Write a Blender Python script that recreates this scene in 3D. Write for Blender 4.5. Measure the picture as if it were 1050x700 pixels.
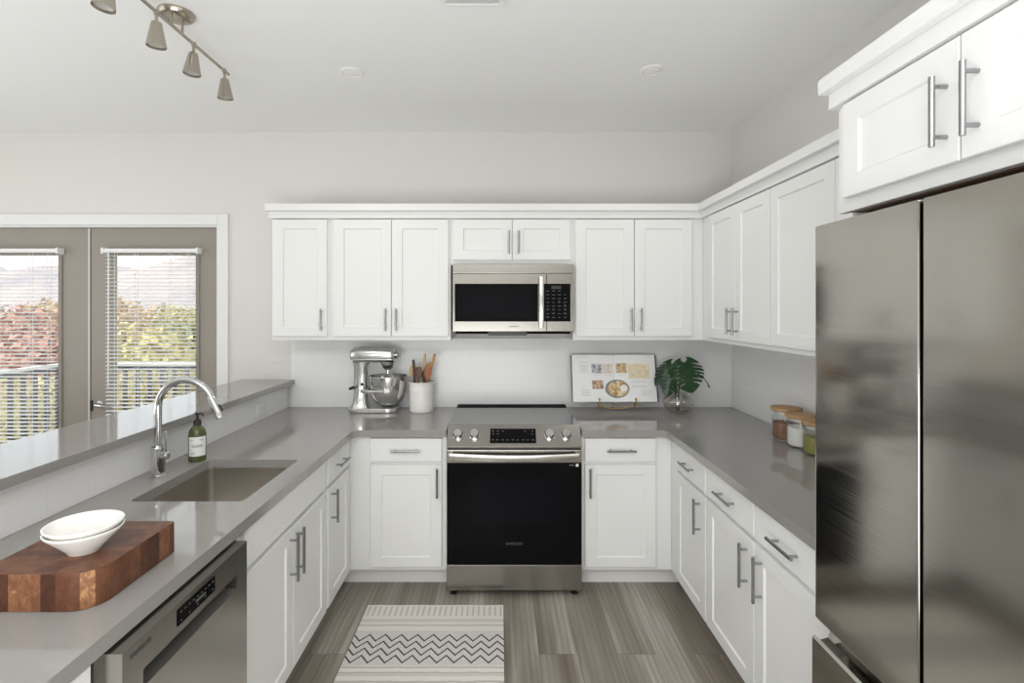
import bpy, bmesh, math, random
from math import sin, cos, pi, radians, sqrt
from mathutils import Vector, Matrix

# ------------------------------------------------------------------ clear
for o in list(bpy.data.objects):
    bpy.data.objects.remove(o, do_unlink=True)
SC = bpy.context.scene
COL = SC.collection

# ------------------------------------------------------------------ camera
F_PX = 540.0            # focal length in pixels of the 1050 px wide frame
EYE = 1.595
cam_d = bpy.data.cameras.new('camera')
cam = bpy.data.objects.new('camera', cam_d)
COL.objects.link(cam)
cam.location = (0, 0, EYE)
cam.rotation_euler = (radians(90), 0, 0)
cam_d.sensor_width = 36
cam_d.lens = 36 * F_PX / 1050
cam_d.shift_x = 12 / 1050
cam_d.shift_y = -32.5 / 1050
cam_d.clip_start = 0.02
cam_d.clip_end = 1000
SC.camera = cam

# ------------------------------------------------------------------ colour management
SC.view_settings.view_transform = 'Standard'
SC.view_settings.look = 'None'
SC.view_settings.gamma = 1.0
SC.view_settings.use_curve_mapping = False
SC.view_settings.exposure = 0.0
try:
    SC.cycles.use_denoising = True
    SC.cycles.max_bounces = 10
    SC.cycles.diffuse_bounces = 5
    SC.cycles.glossy_bounces = 5
    SC.cycles.transmission_bounces = 8
    SC.cycles.transparent_max_bounces = 16
    SC.cycles.sample_clamp_indirect = 6.0
    SC.cycles.caustics_refractive = False
    SC.cycles.blur_glossy = 0.6
except Exception:
    pass

# ------------------------------------------------------------------ world, sun, area lights
W = bpy.data.worlds.new('world')
SC.world = W
W.use_nodes = True
wn = W.node_tree.nodes
wl = W.node_tree.links
wn.clear()
w_out = wn.new('ShaderNodeOutputWorld')
w_bg = wn.new('ShaderNodeBackground')
w_sky = wn.new('ShaderNodeTexSky')
w_sky.sky_type = 'HOSEK_WILKIE'
w_sky.turbidity = 6.0
w_sky.ground_albedo = 0.4
w_sky.sun_direction = (-0.6, -0.35, 0.7)
w_mix = wn.new('ShaderNodeMixRGB')
w_mix.inputs[0].default_value = 0.75
w_mix.inputs[2].default_value = (0.93, 0.96, 1.0, 1)
wl.new(w_sky.outputs[0], w_mix.inputs[1])
wl.new(w_mix.outputs[0], w_bg.inputs[0])
w_bg.inputs[1].default_value = 2.2
wl.new(w_bg.outputs[0], w_out.inputs[0])


def sun_light(direction, strength, angle):
    d = bpy.data.lights.new('sun', 'SUN')
    d.energy = strength
    d.angle = radians(angle)
    d.color = (1.0, 0.95, 0.86)
    o = bpy.data.objects.new('sun', d)
    COL.objects.link(o)
    o.rotation_euler = Vector(direction).to_track_quat('-Z', 'Y').to_euler()
    o.location = (-8, 0, 9)


def area_light(name, loc, direction, sx, sy, power, color=(1, 1, 1)):
    d = bpy.data.lights.new(name, 'AREA')
    d.shape = 'RECTANGLE'
    d.size = sx
    d.size_y = sy
    d.energy = power
    d.color = color
    o = bpy.data.objects.new(name, d)
    COL.objects.link(o)
    o.location = loc
    o.rotation_euler = Vector(direction).to_track_quat('-Z', 'Y').to_euler()
    return o


sun_light((0.62, 0.22, -0.75), 4.4, 1.0)
# unseen fill lights added for brightness, and a flash bounced off the ceiling
area_light('overhead_fill_light', (-0.6, -1.4, 2.80), (0, 0, -1), 3.0, 2.0, 106, (0.98, 0.99, 1.0))  # added fill from overhead, no known fixture
area_light('bounce_light', (-0.6, -0.7, 0.8), (0, 0.48, 1), 2.4, 1.6, 84, (0.965, 0.985, 1.0))
area_light('upward_fill_light', (-3.4, 1.6, 0.9), (0, 0, 1), 2.0, 2.0, 24, (0.96, 0.985, 1.0))  # added upward fill beside the kitchen, no real fixture
area_light('side_fill_light', (-5.4, 0.4, 1.45), (1, 0, 0), 4.2, 2.1, 38, (0.96, 0.985, 1.0))  # added fill from the side, the wall has no window

# ------------------------------------------------------------------ materials
MATS = {}


def mat(name, color=(0.8, 0.8, 0.8), rough=0.5, metal=0.0, spec=0.5, **kw):
    if name in MATS:
        return MATS[name]
    m = bpy.data.materials.new(name)
    m.use_nodes = True
    b = m.node_tree.nodes['Principled BSDF']
    b.inputs['Base Color'].default_value = (*color, 1)
    b.inputs['Roughness'].default_value = rough
    b.inputs['Metallic'].default_value = metal
    b.inputs['Specular IOR Level'].default_value = spec
    for k, v in kw.items():
        b.inputs[k.replace('_', ' ')].default_value = v
    MATS[name] = m
    return m


class G:
    """small node-graph helper"""

    def __init__(self, m):
        self.m = m
        self.t = m.node_tree
        self.b = self.t.nodes['Principled BSDF']

    def n(self, typ, **kw):
        x = self.t.nodes.new(typ)
        for k, v in kw.items():
            setattr(x, k, v)
        return x

    def l(self, a, b):
        self.t.links.new(a, b)

    def pos(self):
        return self.n('ShaderNodeNewGeometry').outputs['Position']

    def sep(self, v):
        s = self.n('ShaderNodeSeparateXYZ')
        self.l(v, s.inputs[0])
        return s.outputs

    def comb(self, x=None, y=None, z=None):
        c = self.n('ShaderNodeCombineXYZ')
        for i, a in enumerate((x, y, z)):
            if a is None:
                continue
            if isinstance(a, (int, float)):
                c.inputs[i].default_value = a
            else:
                self.l(a, c.inputs[i])
        return c.outputs[0]

    def math(self, op, a, b=None, c=None):
        x = self.n('ShaderNodeMath', operation=op)
        for i, v in enumerate((a, b, c)):
            if v is None:
                continue
            if isinstance(v, (int, float)):
                x.inputs[i].default_value = v
            else:
                self.l(v, x.inputs[i])
        return x.outputs[0]

    def mapping(self, v, scale=(1, 1, 1), rot=(0, 0, 0), loc=(0, 0, 0)):
        x = self.n('ShaderNodeMapping')
        x.inputs['Scale'].default_value = scale
        x.inputs['Rotation'].default_value = rot
        x.inputs['Location'].default_value = loc
        self.l(v, x.inputs[0])
        return x.outputs[0]

    def noise(self, v, scale=5, detail=3, rough=0.5, dist=0):
        x = self.n('ShaderNodeTexNoise')
        x.inputs['Scale'].default_value = scale
        x.inputs['Detail'].default_value = detail
        x.inputs['Roughness'].default_value = rough
        x.inputs['Distortion'].default_value = dist
        if v is not None:
            self.l(v, x.inputs['Vector'])
        return x.outputs['Fac']

    def ramp(self, f, stops, interp='LINEAR'):
        x = self.n('ShaderNodeValToRGB')
        cr = x.color_ramp
        cr.interpolation = interp
        while len(cr.elements) > 1:
            cr.elements.remove(cr.elements[-1])
        cr.elements[0].position = stops[0][0]
        cr.elements[0].color = (*stops[0][1], 1)
        for p, c in stops[1:]:
            e = cr.elements.new(p)
            e.color = (*c, 1)
        self.l(f, x.inputs[0])
        return x.outputs[0]

    def mix(self, f, a, b, mode='MIX'):
        x = self.n('ShaderNodeMixRGB', blend_type=mode)
        for i, v in enumerate((f, a, b)):
            if isinstance(v, (int, float)):
                x.inputs[i].default_value = v
            elif isinstance(v, tuple):
                x.inputs[i].default_value = (*v, 1)
            else:
                self.l(v, x.inputs[i])
        return x.outputs[0]

    def bump(self, h, strength=0.1, dist=0.01):
        x = self.n('ShaderNodeBump')
        x.inputs['Strength'].default_value = strength
        x.inputs['Distance'].default_value = dist
        self.l(h, x.inputs['Height'])
        self.l(x.outputs[0], self.b.inputs['Normal'])

    def color(self, c):
        self.l(c, self.b.inputs['Base Color'])

    def rough(self, c):
        self.l(c, self.b.inputs['Roughness'])


M_WALL = mat('wall_paint', (0.72, 0.705, 0.675), 0.85, spec=0.2)
g = G(M_WALL)
g.bump(g.noise(g.pos(), 160, 2), 0.04, 0.002)
M_CEIL = mat('ceiling_paint', (0.84, 0.84, 0.83), 0.9, spec=0.2)
M_TRIMW = mat('white_trim_paint', (0.80, 0.80, 0.79), 0.4)
M_CAB = mat('white_cabinet_lacquer', (0.79, 0.79, 0.78), 0.38, spec=0.4)
M_TOE = mat('toe_kick_paint', (0.74, 0.735, 0.715), 0.5)
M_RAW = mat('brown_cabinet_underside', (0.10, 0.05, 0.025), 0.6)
M_CHROME = mat('polished_chrome', (0.62, 0.62, 0.62), 0.08, 1.0)
M_NICKEL = mat('brushed_nickel', (0.44, 0.40, 0.335), 0.24, 1.0)
M_PULL = mat('satin_steel_pull', (0.36, 0.36, 0.37), 0.22, 1.0)
M_BLACK = mat('black_plastic', (0.012, 0.012, 0.013), 0.35)
M_GLASSBLK = mat('black_glass', (0.004, 0.004, 0.005), 0.05, spec=0.1)
M_WINBLK = mat('tinted_oven_window', (0.005, 0.005, 0.007), 0.06, spec=0.1)
M_COOK = mat('ceramic_cooktop_glass', (0.11, 0.11, 0.115), 0.05, spec=1.0)
M_WHITEMARK = mat('white_print', (0.75, 0.75, 0.75), 0.5)
M_GREYMARK = mat('grey_print', (0.22, 0.22, 0.23), 0.5)
M_DARKMARK = mat('dark_print', (0.05, 0.05, 0.05), 0.5)
M_DOOR = mat('taupe_door_paint', (0.30, 0.27, 0.235), 0.38)
M_BLIND = mat('white_blind', (0.85, 0.85, 0.85), 0.5)
M_PORC = mat('white_glazed_ceramic', (0.84, 0.83, 0.79), 0.18)
M_CROCK = mat('crock_glaze', (0.80, 0.78, 0.75), 0.35)
M_DECK = mat('pale_balcony_deck', (0.72, 0.72, 0.72), 0.8)
M_RAIL = mat('dark_railing_metal', (0.035, 0.04, 0.05), 0.5)
M_RAILTOP = mat('sunlit_handrail', (0.7, 0.7, 0.7), 0.5)  # sunlit white of the rail's top put into the colour
M_BRASS = mat('antique_brass', (0.62, 0.43, 0.16), 0.3, 1.0)
M_PAGE = mat('book_paper', (0.86, 0.86, 0.85), 0.6)
M_NAVY = mat('navy_cover', (0.02, 0.022, 0.05), 0.5)
M_LABEL = mat('paper_label', (0.82, 0.82, 0.80), 0.6)
M_STEM = mat('plant_stem', (0.03, 0.07, 0.015), 0.45)
M_SILVER = mat('silver_mixer_paint', (0.72, 0.72, 0.70), 0.2, 0.85)
M_BOWLST = mat('mixer_bowl_steel', (0.72, 0.72, 0.71), 0.12, 1.0)
M_PUMP = mat('pump_black', (0.02, 0.018, 0.016), 0.35)
M_LAMPGL = mat('lamp_lens', (0.42, 0.41, 0.38), 0.15)
M_OUT = mat('outlet_plastic', (0.84, 0.84, 0.83), 0.35)
M_CANLENS = mat('downlight_lens', (0.85, 0.83, 0.78), 0.4)


def steel(name, color, rough, axis, strength=0.02):
    m = mat(name, color, rough, 1.0)
    g = G(m)
    sc = {'x': (1.2, 260, 260), 'y': (260, 1.2, 260), 'z': (260, 260, 1.2)}[axis]
    nz = g.noise(g.mapping(g.pos(), sc), 1.0, 2)
    r = g.math('MULTIPLY_ADD', nz, 0.10, rough - 0.05)
    g.rough(r)
    g.bump(nz, strength, 0.001)
    return m


M_STEELX = steel('brushed_stainless_horizontal', (0.34, 0.328, 0.30), 0.22, 'x', 0.008)
M_STEELY = steel('brushed_stainless_sideways', (0.42, 0.405, 0.375), 0.24, 'y', 0.004)
M_FRIDGE = steel('brushed_stainless_fridge', (0.43, 0.414, 0.378), 0.12, 'y', 0.003)
M_SINK = steel('satin_sink_steel', (0.55, 0.52, 0.47), 0.36, 'y')


def counter_mat():
    m = mat('grey_quartz', (0.235, 0.225, 0.215), 0.12, spec=0.7)
    g = G(m)
    p = g.pos()
    a = g.noise(p, 420, 2, 0.6)
    b = g.noise(p, 4, 3, 0.5)
    c = g.ramp(a, [(0.3, (0.265, 0.255, 0.240)), (0.7, (0.315, 0.305, 0.29))])
    g.color(g.mix(g.math('MULTIPLY', b, 0.25), c, (0.31, 0.30, 0.285)))
    g.rough(g.math('MULTIPLY_ADD', b, 0.04, 0.05))
    return m


M_COUNTER = counter_mat()


def tile_mat(name, ax):
    """white square-ish wall tile; ax picks the horizontal axis on the wall"""
    m = mat(name, (0.85, 0.85, 0.845), 0.22, spec=0.45)
    g = G(m)
    s = g.sep(g.pos())
    v = g.comb(s[0] if ax == 'x' else s[1], g.math('SUBTRACT', s[2], 0.914), 0.0)
    bt = g.n('ShaderNodeTexBrick')
    bt.offset = 0.5
    bt.inputs['Color1'].default_value = (0.85, 0.85, 0.845, 1)
    bt.inputs['Color2'].default_value = (0.84, 0.84, 0.835, 1)
    bt.inputs['Mortar'].default_value = (0.80, 0.80, 0.79, 1)
    bt.inputs['Scale'].default_value = 1.0
    bt.inputs['Mortar Size'].default_value = 0.0016
    bt.inputs['Mortar Smooth'].default_value = 0.3
    bt.inputs['Brick Width'].default_value = 0.203
    bt.inputs['Row Height'].default_value = 0.1015
    g.l(v, bt.inputs['Vector'])
    g.color(bt.outputs['Color'])
    h = g.math('SUBTRACT', 1.0, bt.outputs['Fac'])
    g.bump(h, 0.25, 0.001)
    return m


M_TILEX = tile_mat('white_wall_tile', 'x')
M_TILEY = tile_mat('white_wall_tile_side', 'y')


def floor_mat():
    m = mat('grey_brown_plank_floor', (0.25, 0.22, 0.18), 0.42, spec=0.35)
    g = G(m)
    s = g.sep(g.pos())
    v = g.comb(s[1], s[0], 0.0)
    bt = g.n('ShaderNodeTexBrick')
    bt.offset = 0.37
    bt.inputs['Color1'].default_value = (0, 0, 0, 1)
    bt.inputs['Color2'].default_value = (1, 1, 1, 1)
    bt.inputs['Mortar'].default_value = (0.5, 0.5, 0.5, 1)
    bt.inputs['Scale'].default_value = 1.0
    bt.inputs['Mortar Size'].default_value = 0.0012
    bt.inputs['Bias'].default_value = 0.0
    bt.inputs['Brick Width'].default_value = 1.22
    bt.inputs['Row Height'].default_value = 0.18
    g.l(v, bt.inputs['Vector'])
    rnd = g.sep(bt.outputs['Color'])[0]
    # long grain, shifted per plank
    off = g.math('MULTIPLY', rnd, 37.0)
    gv = g.comb(g.math('ADD', s[0], off), s[1], off)
    broad = g.noise(g.mapping(gv, (6.0, 0.36, 1.0)), 1.0, 4, 0.55, 0.9)
    fine = g.noise(g.mapping(gv, (90.0, 2.2, 1.0)), 1.0, 4, 0.6, 0.3)
    cath = g.n('ShaderNodeTexWave', wave_type='RINGS', rings_direction='Y')
    cath.inputs['Scale'].default_value = 1.0
    cath.inputs['Distortion'].default_value = 5.0
    cath.inputs['Detail'].default_value = 2.0
    g.l(g.mapping(gv, (11.0, 0.55, 1.0)), cath.inputs['Vector'])
    base = g.ramp(broad, [(0.30, (0.128, 0.108, 0.084)), (0.43, (0.225, 0.198, 0.158)),
                          (0.54, (0.32, 0.298, 0.250)), (0.66, (0.60, 0.578, 0.515))])
    tone = g.mix(g.math('MULTIPLY', rnd, 0.55), base, (0.20, 0.168, 0.135))
    c = g.mix(0.17, tone, g.ramp(fine, [(0.3, (0.10, 0.082, 0.066)), (0.7, (0.50, 0.455, 0.40))]))
    c = g.mix(g.math('MULTIPLY', cath.outputs['Fac'], 0.28), c, (0.13, 0.105, 0.085))
    mort = bt.outputs['Fac']
    c = g.mix(g.math('MULTIPLY', mort, 0.65), c, (0.06, 0.05, 0.04))
    g.color(c)
    g.rough(g.math('MULTIPLY_ADD', fine, 0.2, 0.34))
    g.bump(g.math('SUBTRACT', fine, mort), 0.08, 0.002)
    return m


M_FLOOR = floor_mat()


def rug_mat():
    """woven cream runner: dash row, stripes and a band of four dark zigzags, repeated along its length"""
    m = mat('woven_cream_rug', (0.62, 0.59, 0.55), 0.95, spec=0.1)
    g = G(m)
    s = g.sep(g.pos())
    x, y = s[0], s[1]
    L = 1.12                                      # length of one full repeat of the pattern
    t = g.math('MODULO', g.math('SUBTRACT', 2.835, y), L)   # distance from the far edge
    wob = g.math('MULTIPLY', g.math('SUBTRACT', g.noise(g.comb(x, y, 0.0), 14, 2), 0.5), 0.012)
    tw = g.math('ADD', t, wob)

    def band(v, a, b):
        return g.math('MULTIPLY', g.math('GREATER_THAN', v, a), g.math('LESS_THAN', v, b))

    def union(vals):
        r = vals[0]
        for q in vals[1:]:
            r = g.math('MAXIMUM', r, q)
        return r
    # dashes across the end
    u = g.math('FRACT', g.math('DIVIDE', g.math('ADD', x, 5.0), 0.029))
    dash = g.math('MULTIPLY', band(u, 0.35, 0.62), band(t, 0.014, 0.100))
    # zigzags
    zz = g.math('PINGPONG', g.math('ADD', x, 5.006), 0.039)
    zs = []
    for k in range(4):
        q = g.math('ADD', g.math('MULTIPLY', zz, 1.28), 0.258 + 0.052 * k)
        d = g.math('ABSOLUTE', g.math('SUBTRACT', t, q))
        zs.append(g.math('LESS_THAN', d, 0.0062))
    zig = union(zs)
    # thin stripes
    st = []
    for a, w_ in ((0.135, .004), (0.150, .003), (0.182, .005), (0.494, .005), (0.53, .006), (0.545, .003), (0.585, .006),
                  (0.61, .004), (0.65, .006), (0.675, .003), (0.71, .006), (0.96, .005), (1.0, .005), (1.03, .004), (1.08, .006)):
        st.append(band(tw, a - w_, a + w_))
    stripe = union(st)
    # grey ground of the zigzag band
    ground = band(t, 0.228, 0.482)
    weave = g.noise(g.mapping(g.comb(x, y, 0.0), (330, 160, 1)), 1.0, 2, 0.6)
    c0 = g.ramp(weave, [(0.3, (0.66, 0.63, 0.58)), (0.7, (0.86, 0.83, 0.78))])
    soft = g.math('MULTIPLY', g.noise(g.mapping(g.comb(x, y, 0.0), (2.5, 30, 1)), 1.0, 2), 0.35)
    c0 = g.mix(soft, c0, (0.64, 0.61, 0.57))
    speck = g.math('GREATER_THAN', g.noise(g.mapping(g.comb(x, y, 3.0), (150, 110, 1)), 1.0, 1), 0.56)
    c1 = g.mix(g.math('MULTIPLY', ground, g.math('MULTIPLY_ADD', speck, 0.35, 0.25)), c0, (0.42, 0.405, 0.395))
    c2 = g.mix(g.math('MULTIPLY', g.math('MAXIMUM', stripe, dash), 0.55), c1, (0.30, 0.28, 0.27))
    c3 = g.mix(g.math('MULTIPLY', zig, 0.94), c2, (0.030, 0.030, 0.036))
    g.color(c3)
    g.bump(g.math('ADD', weave, g.math('MULTIPLY', zig, 0.4)), 0.5, 0.004)
    return m


M_RUG = rug_mat()


def board_mat():
    """end-grain butcher block: blocks of differing tone"""
    m = mat('end_grain_walnut', (0.22, 0.10, 0.05), 0.4, spec=0.4)
    g = G(m)
    s = g.sep(g.pos())
    nrm = g.sep(g.n('ShaderNodeNewGeometry').outputs['Normal'])
    top = g.math('GREATER_THAN', nrm[2], 0.6)
    bt = g.n('ShaderNodeTexBrick')
    bt.offset = 0.38
    bt.inputs['Color1'].default_value = (0, 0, 0, 1)
    bt.inputs['Color2'].default_value = (1, 1, 1, 1)
    bt.inputs['Mortar'].default_value = (0.25, 0.25, 0.25, 1)
    bt.inputs['Scale'].default_value = 1.0
    bt.inputs['Mortar Size'].default_value = 0.0005
    bt.inputs['Brick Width'].default_value = 0.052
    bt.inputs['Row Height'].default_value = 0.026
    g.l(g.comb(s[0], s[1], 0.0), bt.inputs['Vector'])
    # the sides show the same blocks as vertical staves
    side = g.math('ADD', s[0], s[1])
    wn_ = g.n('ShaderNodeTexVoronoi', voronoi_dimensions='1D')
    wn_.inputs['Scale'].default_value = 26.0
    wn_.inputs['Randomness'].default_value = 1.0
    g.l(side, wn_.inputs['W'])
    stave = g.sep(wn_.outputs['Color'])[0]
    topv = g.math('MULTIPLY_ADD', g.sep(bt.outputs['Color'])[0], 0.50, 0.12)
    rnd = g.mix(top, g.math('MULTIPLY', g.math('POWER', stave, 1.6), 0.95), topv)
    grain = g.noise(g.mapping(g.pos(), (60, 60, 26)), 1.0, 4, 0.65, 2.4)
    blot = g.noise(g.pos(), 38, 3, 0.7, 0.5)
    rnd = g.math('ADD', rnd, g.math('MULTIPLY', g.math('SUBTRACT', blot, 0.5), 0.9))
    v = g.math('ADD', g.math('MULTIPLY', rnd, 0.78), g.math('MULTIPLY', grain, 0.5))
    c = g.ramp(v, [(0.10, (0.040, 0.014, 0.008)), (0.45, (0.095, 0.034, 0.016)), (0.75, (0.165, 0.066, 0.031)),
                   (0.97, (0.27, 0.125, 0.058)), (1.15, (0.40, 0.22, 0.09))])
    g.color(c)
    g.rough(g.math('MULTIPLY_ADD', grain, 0.2, 0.32))
    g.bump(grain, 0.06, 0.002)
    return m


M_BOARD = board_mat()


def wood_mat(name, a, b, sc=(60, 60, 8)):
    m = mat(name, a, 0.5, spec=0.35)
    g = G(m)
    nz = g.noise(g.mapping(g.pos(), sc), 1.0, 3, 0.6, 1.0)
    g.color(g.ramp(nz, [(0.3, a), (0.7, b)]))
    return m


M_LID = wood_mat('acacia_lid', (0.36, 0.20, 0.085), (0.55, 0.34, 0.17), (90, 12, 30))
M_WOOD_A = wood_mat('olive_wood', (0.42, 0.22, 0.08), (0.60, 0.36, 0.16))
M_WOOD_B = wood_mat('beech_wood', (0.60, 0.38, 0.18), (0.72, 0.50, 0.27))
M_WOOD_C = wood_mat('dark_walnut', (0.075, 0.045, 0.03), (0.15, 0.085, 0.055))
M_WOOD_D = wood_mat('cherry_wood', (0.28, 0.10, 0.045), (0.42, 0.19, 0.085))


def glass_mat(name, tint, alpha):
    """thin clear glass: mostly see-through with a real glossy coat"""
    m = bpy.data.materials.new(name)
    m.use_nodes = True
    t = m.node_tree
    t.nodes.clear()
    out = t.nodes.new('ShaderNodeOutputMaterial')
    tr = t.nodes.new('ShaderNodeBsdfTransparent')
    tr.inputs[0].default_value = (*tint, 1)
    gl = t.nodes.new('ShaderNodeBsdfGlossy')
    gl.inputs['Roughness'].default_value = 0.03
    gl.inputs[0].default_value = (0.95, 0.95, 0.95, 1)
    lw = t.nodes.new('ShaderNodeLayerWeight')
    lw.inputs[0].default_value = 0.5
    pw = t.nodes.new('ShaderNodeMath')
    pw.operation = 'POWER'
    pw.inputs[1].default_value = 4.5
    t.links.new(lw.outputs['Facing'], pw.inputs[0])
    ad = t.nodes.new('ShaderNodeMath')
    ad.operation = 'MULTIPLY_ADD'
    ad.inputs[1].default_value = 0.85
    ad.inputs[2].default_value = 0.035 + alpha
    t.links.new(pw.outputs[0], ad.inputs[0])
    mx = t.nodes.new('ShaderNodeMixShader')
    t.links.new(ad.outputs[0], mx.inputs[0])
    t.links.new(tr.outputs[0], mx.inputs[1])
    t.links.new(gl.outputs[0], mx.inputs[2])
    t.links.new(mx.outputs[0], out.inputs[0])
    MATS[name] = m
    return m


M_PANE = glass_mat('window_glass', (0.97, 0.98, 0.97), 0.0)
M_JAR = glass_mat('jar_glass', (0.975, 0.98, 0.975), 0.015)
M_VASE = glass_mat('vase_glass', (0.94, 0.93, 0.91), 0.07)
M_BOTTLE = mat('olive_green_glass', (0.10, 0.115, 0.035), 0.10, spec=0.6, Transmission_Weight=0.25)


def leaf_mat(name, a, b, rough=0.35):
    m = mat(name, a, rough, spec=0.5)
    g = G(m)
    g.color(g.ramp(g.noise(g.pos(), 30, 2), [(0.3, a), (0.7, b)]))
    return m


M_LEAF = leaf_mat('monstera_leaf', (0.010, 0.042, 0.012), (0.024, 0.078, 0.022))
M_LEAFD = leaf_mat('monstera_leaf_dark', (0.008, 0.03, 0.012), (0.016, 0.05, 0.016))


def spot_mat(name, a, b, scale=40, rough=0.9):
    m = mat(name, a, rough, spec=0.15)
    g = G(m)
    g.color(g.ramp(g.noise(g.pos(), scale, 3, 0.7), [(0.35, a), (0.65, b)]))
    return m


M_COCOA = spot_mat('cocoa_powder', (0.20, 0.075, 0.035), (0.29, 0.12, 0.06), 160)
M_SUGAR = spot_mat('white_sugar', (0.80, 0.79, 0.76), (0.86, 0.85, 0.83), 160)
M_MATCHA = spot_mat('green_powder', (0.22, 0.21, 0.03), (0.30, 0.29, 0.05), 160)
M_BARK = spot_mat('bark', (0.08, 0.06, 0.045), (0.16, 0.12, 0.09), 9)
M_GROUND = spot_mat('autumn_ground', (0.26, 0.28, 0.14), (0.42, 0.39, 0.22), 0.3)
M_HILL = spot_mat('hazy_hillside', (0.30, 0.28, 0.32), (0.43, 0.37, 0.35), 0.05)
M_HOUSE = mat('white_house_siding', (0.85, 0.85, 0.85), 0.8)
M_ROOF = mat('grey_roof_shingle', (0.45, 0.45, 0.47), 0.8)
M_HWIN = mat('house_window_glass', (0.10, 0.12, 0.15), 0.2)
TREE = {
    'red': leaf_mat('red_autumn_leaves', (0.38, 0.13, 0.09), (0.55, 0.33, 0.24), 0.8),
    'orange': leaf_mat('orange_autumn_leaves', (0.44, 0.27, 0.12), (0.58, 0.45, 0.27), 0.8),
    'yellow': leaf_mat('yellow_autumn_leaves', (0.42, 0.36, 0.11), (0.60, 0.53, 0.25), 0.8),
    'green': leaf_mat('green_tree_leaves', (0.22, 0.25, 0.11), (0.38, 0.39, 0.22), 0.8),
}


# ------------------------------------------------------------------ mesh helpers
def add_box(bm, x0, x1, y0, y1, z0, z1, bevel=0.0, seg=2):
    if x0 > x1: x0, x1 = x1, x0
    if y0 > y1: y0, y1 = y1, y0
    if z0 > z1: z0, z1 = z1, z0
    v = [bm.verts.new(p) for p in ((x0, y0, z0), (x1, y0, z0), (x1, y1, z0), (x0, y1, z0),
                                   (x0, y0, z1), (x1, y0, z1), (x1, y1, z1), (x0, y1, z1))]
    fs = [bm.faces.new([v[i] for i in q]) for q in
          ((3, 2, 1, 0), (4, 5, 6, 7), (0, 1, 5, 4), (1, 2, 6, 5), (2, 3, 7, 6), (3, 0, 4, 7))]
    if bevel > 0:
        es = list({e for f in fs for e in f.edges})
        bmesh.ops.bevel(bm, geom=es, offset=bevel, segments=seg, profile=0.5, affect='EDGES')
    return bm


def add_prism(bm, poly, z0, z1, bevel=0.0, axis='z', holes=()):
    """poly: list of 2-D points; extruded along axis between z0 and z1"""
    def P(a, b, c):
        return {'z': (a, b, c), 'y': (a, c, b), 'x': (c, a, b)}[axis]
    loops = [list(poly)] + [list(h) for h in holes]
    rings = []
    for lp in loops:
        lo = [bm.verts.new(P(a, b, z0)) for a, b in lp]
        hi = [bm.verts.new(P(a, b, z1)) for a, b in lp]
        rings.append((lo, hi))
        n = len(lp)
        for i in range(n):
            bm.faces.new((lo[i], lo[(i + 1) % n], hi[(i + 1) % n], hi[i]))
    top_edges = []
    if not holes:
        bm.faces.new(rings[0][0][::-1])
        bm.faces.new(rings[0][1])
    else:
        for k in (0, 1):
            es = []
            for r in rings:
                vs = r[k]
                for i in range(len(vs)):
                    es.append(bm.edges.get((vs[i], vs[(i + 1) % len(vs)])))
            bmesh.ops.triangle_fill(bm, use_beauty=True, use_dissolve=False, edges=es)
    if bevel > 0:
        es = []
        for r in rings:
            vs = r[1]
            for i in range(len(vs)):
                es.append(bm.edges.get((vs[i], vs[(i + 1) % len(vs)])))
        bmesh.ops.bevel(bm, geom=[e for e in es if e], offset=bevel, segments=2, profile=0.5, affect='EDGES')
    bmesh.ops.recalc_face_normals(bm, faces=bm.faces[:])
    return bm


def rrect(x0, x1, y0, y1, r, n=6, corners=(1, 1, 1, 1)):
    pts = []
    for k, (cx, cy, a) in enumerate(((x1 - r, y0 + r, -90), (x1 - r, y1 - r, 0), (x0 + r, y1 - r, 90), (x0 + r, y0 + r, 180))):
        if not corners[k]:
            pts.append(((x1, x1, x0, x0)[k], (y0, y1, y1, y0)[k]))
            continue
        for i in range(n + 1):
            t = radians(a + 90 * i / n)
            pts.append((cx + r * cos(t), cy + r * sin(t)))
    return pts


def add_tube(bm, pts, r, n=12, caps=True):
    """tube through points; r a number or a list"""
    pts = [Vector(p) for p in pts]
    if isinstance(r, (int, float)):
        r = [r] * len(pts)
    rings = []
    up = None
    for i, p in enumerate(pts):
        if i == 0: d = pts[1] - p
        elif i == len(pts) - 1: d = p - pts[i - 1]
        else: d = (pts[i + 1] - p).normalized() + (p - pts[i - 1]).normalized()
        if d.length < 1e-9: d = Vector((0, 0, 1))
        d.normalize()
        if up is None:
            up = Vector((0, 0, 1)) if abs(d.z) < 0.9 else Vector((1, 0, 0))
        a = d.cross(up)
        if a.length < 1e-6: a = d.cross(Vector((0, 1, 0)))
        a.normalize()
        b = a.cross(d).normalized()
        up = b
        rings.append([bm.verts.new(p + r[i] * (cos(2 * pi * k / n) * a + sin(2 * pi * k / n) * b)) for k in range(n)])
    for i in range(len(rings) - 1):
        for k in range(n):
            bm.faces.new((rings[i][k], rings[i][(k + 1) % n], rings[i + 1][(k + 1) % n], rings[i + 1][k]))
    if caps:
        bm.faces.new(rings[0][::-1])
        bm.faces.new(rings[-1])
    bmesh.ops.recalc_face_normals(bm, faces=bm.faces[:])
    return bm


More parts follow.
